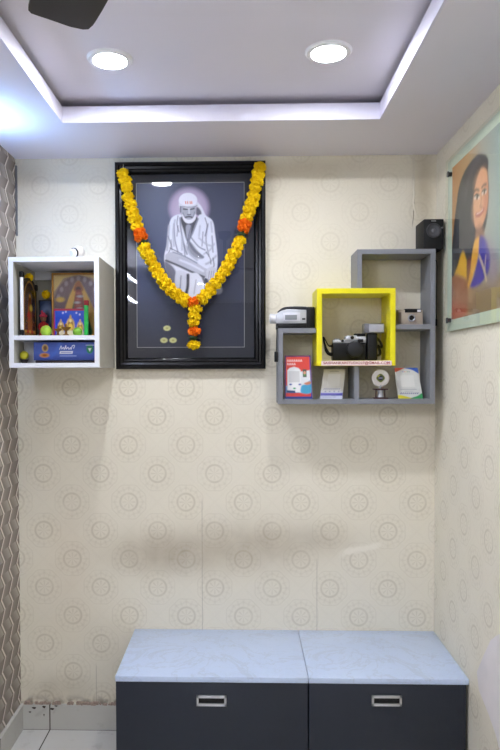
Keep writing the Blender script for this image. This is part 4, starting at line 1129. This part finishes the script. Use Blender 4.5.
P.hgrad([(0, (196, 128, 66)), (.2, (196, 150, 104)), (.36, (166, 158, 146)), (.5, (152, 160, 158)), (.7, (140, 152, 156)), (1, (150, 150, 150))])
m_ = lambda f: f
P.poly([(449, 320), (449, 292), (470, 290), (500, 272), (530, 260), (560, 300), (520, 320)], (150, 112, 84), .12, .95, sm=False)
P.poly([(470, 318), (480, 290), (500, 280), (530, 270), (530, 312)], (140, 118, 104), .1, .8, sm=False)
# hair behind
P.poly([(482.4, 153.6), (487, 157), (488.3, 163), (487.6, 172), (488.6, 190), (487.6, 212), (485.5, 226), (481.5, 236), (478, 240), (474, 250), (470, 262), (463, 268), (455, 276), (449.8, 276), (450, 262), (452, 244), (454, 222), (456.5, 202), (459, 186), (464, 172), (471, 161), (477, 155)], (50, 48, 60), .012)
P.line([(462, 190), (458, 225), (455, 255)], .03, (70, 70, 84), .04, .6)
P.line([(478, 160), (469, 176), (465, 196)], .03, (88, 78, 92), .04, .6)
# face
P.poly([(481.5, 168), (486, 170.5), (487.4, 180), (487.8, 192), (487.4, 204), (485.4, 215), (482.2, 225), (478.6, 229.5), (474.8, 226.5), (473.4, 214), (473.4, 198), (475.4, 184), (478.4, 174)], (218, 152, 116), .012)
P.poly([(485, 175), (487.2, 184), (487.4, 204), (484.6, 216), (482.6, 206), (484, 190)], (196, 116, 96), .03, .6)
P.ell((477, 208), .05, .05, (220, 162, 126), .05, .7); P.ell((480, 181), .06, .04, (216, 154, 120), .04, .6)
P.line([(474.2, 191.6), (476, 189.6), (478.6, 190.4)], .009, (60, 42, 42), .008, .9); P.line([(481.6, 187.6), (483.6, 185), (485.8, 184.4)], .009, (60, 42, 42), .008, .9)
P.line([(474.4, 197.4), (476.4, 196.4), (478.8, 196.8)], .016, (226, 208, 200), .008); P.line([(482, 192.8), (483.8, 191.4), (485.6, 191.2)], .016, (226, 208, 200), .008)
P.ell((476.9, 196.6), .010, .011, (40, 28, 28), .006); P.ell((484, 191.4), .008, .011, (40, 28, 28), .006)
P.line([(474.2, 196.4), (476.4, 194.4), (479, 195.6)], .007, (40, 30, 34), .006); P.line([(481.8, 191.6), (483.6, 189.6), (485.8, 189.8)], .007, (40, 30, 34), .006)
P.line([(481, 193), (480.8, 203), (479.6, 206.6), (481.6, 207)], .006, (164, 104, 84), .01, .8)
P.line([(476, 214.8), (479.4, 214.2), (483, 209.8)], .016, (176, 72, 76), .009); P.line([(476.4, 214), (479.6, 212.6), (482.6, 209.4)], .006, (232, 206, 196), .006, .8)
P.poly([(476, 229), (482, 226), (484, 238), (480, 246), (475, 246)], (150, 100, 80), .03, .9)
# blouse and sari
P.poly([(462.5, 251), (466.6, 262), (467.6, 274), (466, 279), (460, 275.6), (454.6, 275), (457.5, 265)], (224, 166, 40), .016)
P.poly([(474, 242), (479, 238), (478.4, 252), (475.6, 266), (470.6, 282), (467.8, 288), (467, 279), (470.6, 262)], (226, 160, 56), .014)
P.poly([(479.2, 238), (483.2, 237), (487.4, 243), (490, 256), (489.6, 268), (485, 278), (477, 286), (470, 287), (474, 274), (478, 256)], (58, 42, 156), .016)
P.poly([(486, 241), (492, 244), (497, 258), (496, 278), (488, 280), (489.6, 262)], (150, 128, 150), .05, .8)
P.line([(479, 256), (482, 264), (484.4, 272), (486, 280)], .012, (212, 186, 150), .01, .9); P.line([(485.5, 256), (484.5, 270)], .008, (214, 190, 160), .01, .8)
P.poly([(466.6, 262), (471, 258), (469, 276), (467, 282)], (120, 52, 56), .016, .9)
# upper arm
P.poly([(454.4, 276.6), (460, 276.8), (465.8, 280.4), (467.6, 292), (467, 306), (463, 316), (449, 321), (449, 288)], (156, 92, 64), .02)
P.line([(456, 282), (457, 300)], .04, (176, 112, 84), .05, .6)
P.poly([(449, 306), (456, 304), (466, 308), (464, 317), (449, 321)], (190, 84, 66), .04, .7)
obj('print', P.mesh('print', lambda u, v: (GXF + .009 - XR, py0 - u - (gy0 + gy1) / 2, pzb + v - zb_)), paintmat('backlit_free_print', .4), gpn, smooth=False, local=True, label='portrait of a woman looking to the right')
for yy in (py0 + .012, py1 - .012):
    for zz in (pzt - .022, pzb - .002):
        obj('standoff_bolt', MB().cyl((XR - .0005, yy, zz), (GXF - .006, yy, zz), .009, seg=20).cyl((GXF - .003, yy, zz), (GXF - .0075, yy, zz), .012, seg=20), mat('dark_steel', (70, 70, 72), .3, metal=.7), gpn, label='steel standoff bolt')

# ------------------------------------------------------------------ world + view
w_ = bpy.data.worlds.new('world'); S.world = w_; w_.use_nodes = True
w_.node_tree.nodes['Background'].inputs[0].default_value = (.8, .88, 1, 1)
w_.node_tree.nodes['Background'].inputs[1].default_value = .3
S.view_settings.view_transform = 'Standard'; S.view_settings.look = 'None'
S.view_settings.exposure = 2.9; S.view_settings.gamma = 1; S.view_settings.use_curve_mapping = False
try:
    S.cycles.max_bounces = 8; S.cycles.diffuse_bounces = 5; S.cycles.transmission_bounces = 6; S.cycles.caustics_reflective = False
    S.cycles.sample_clamp_indirect = 6
except Exception: pass
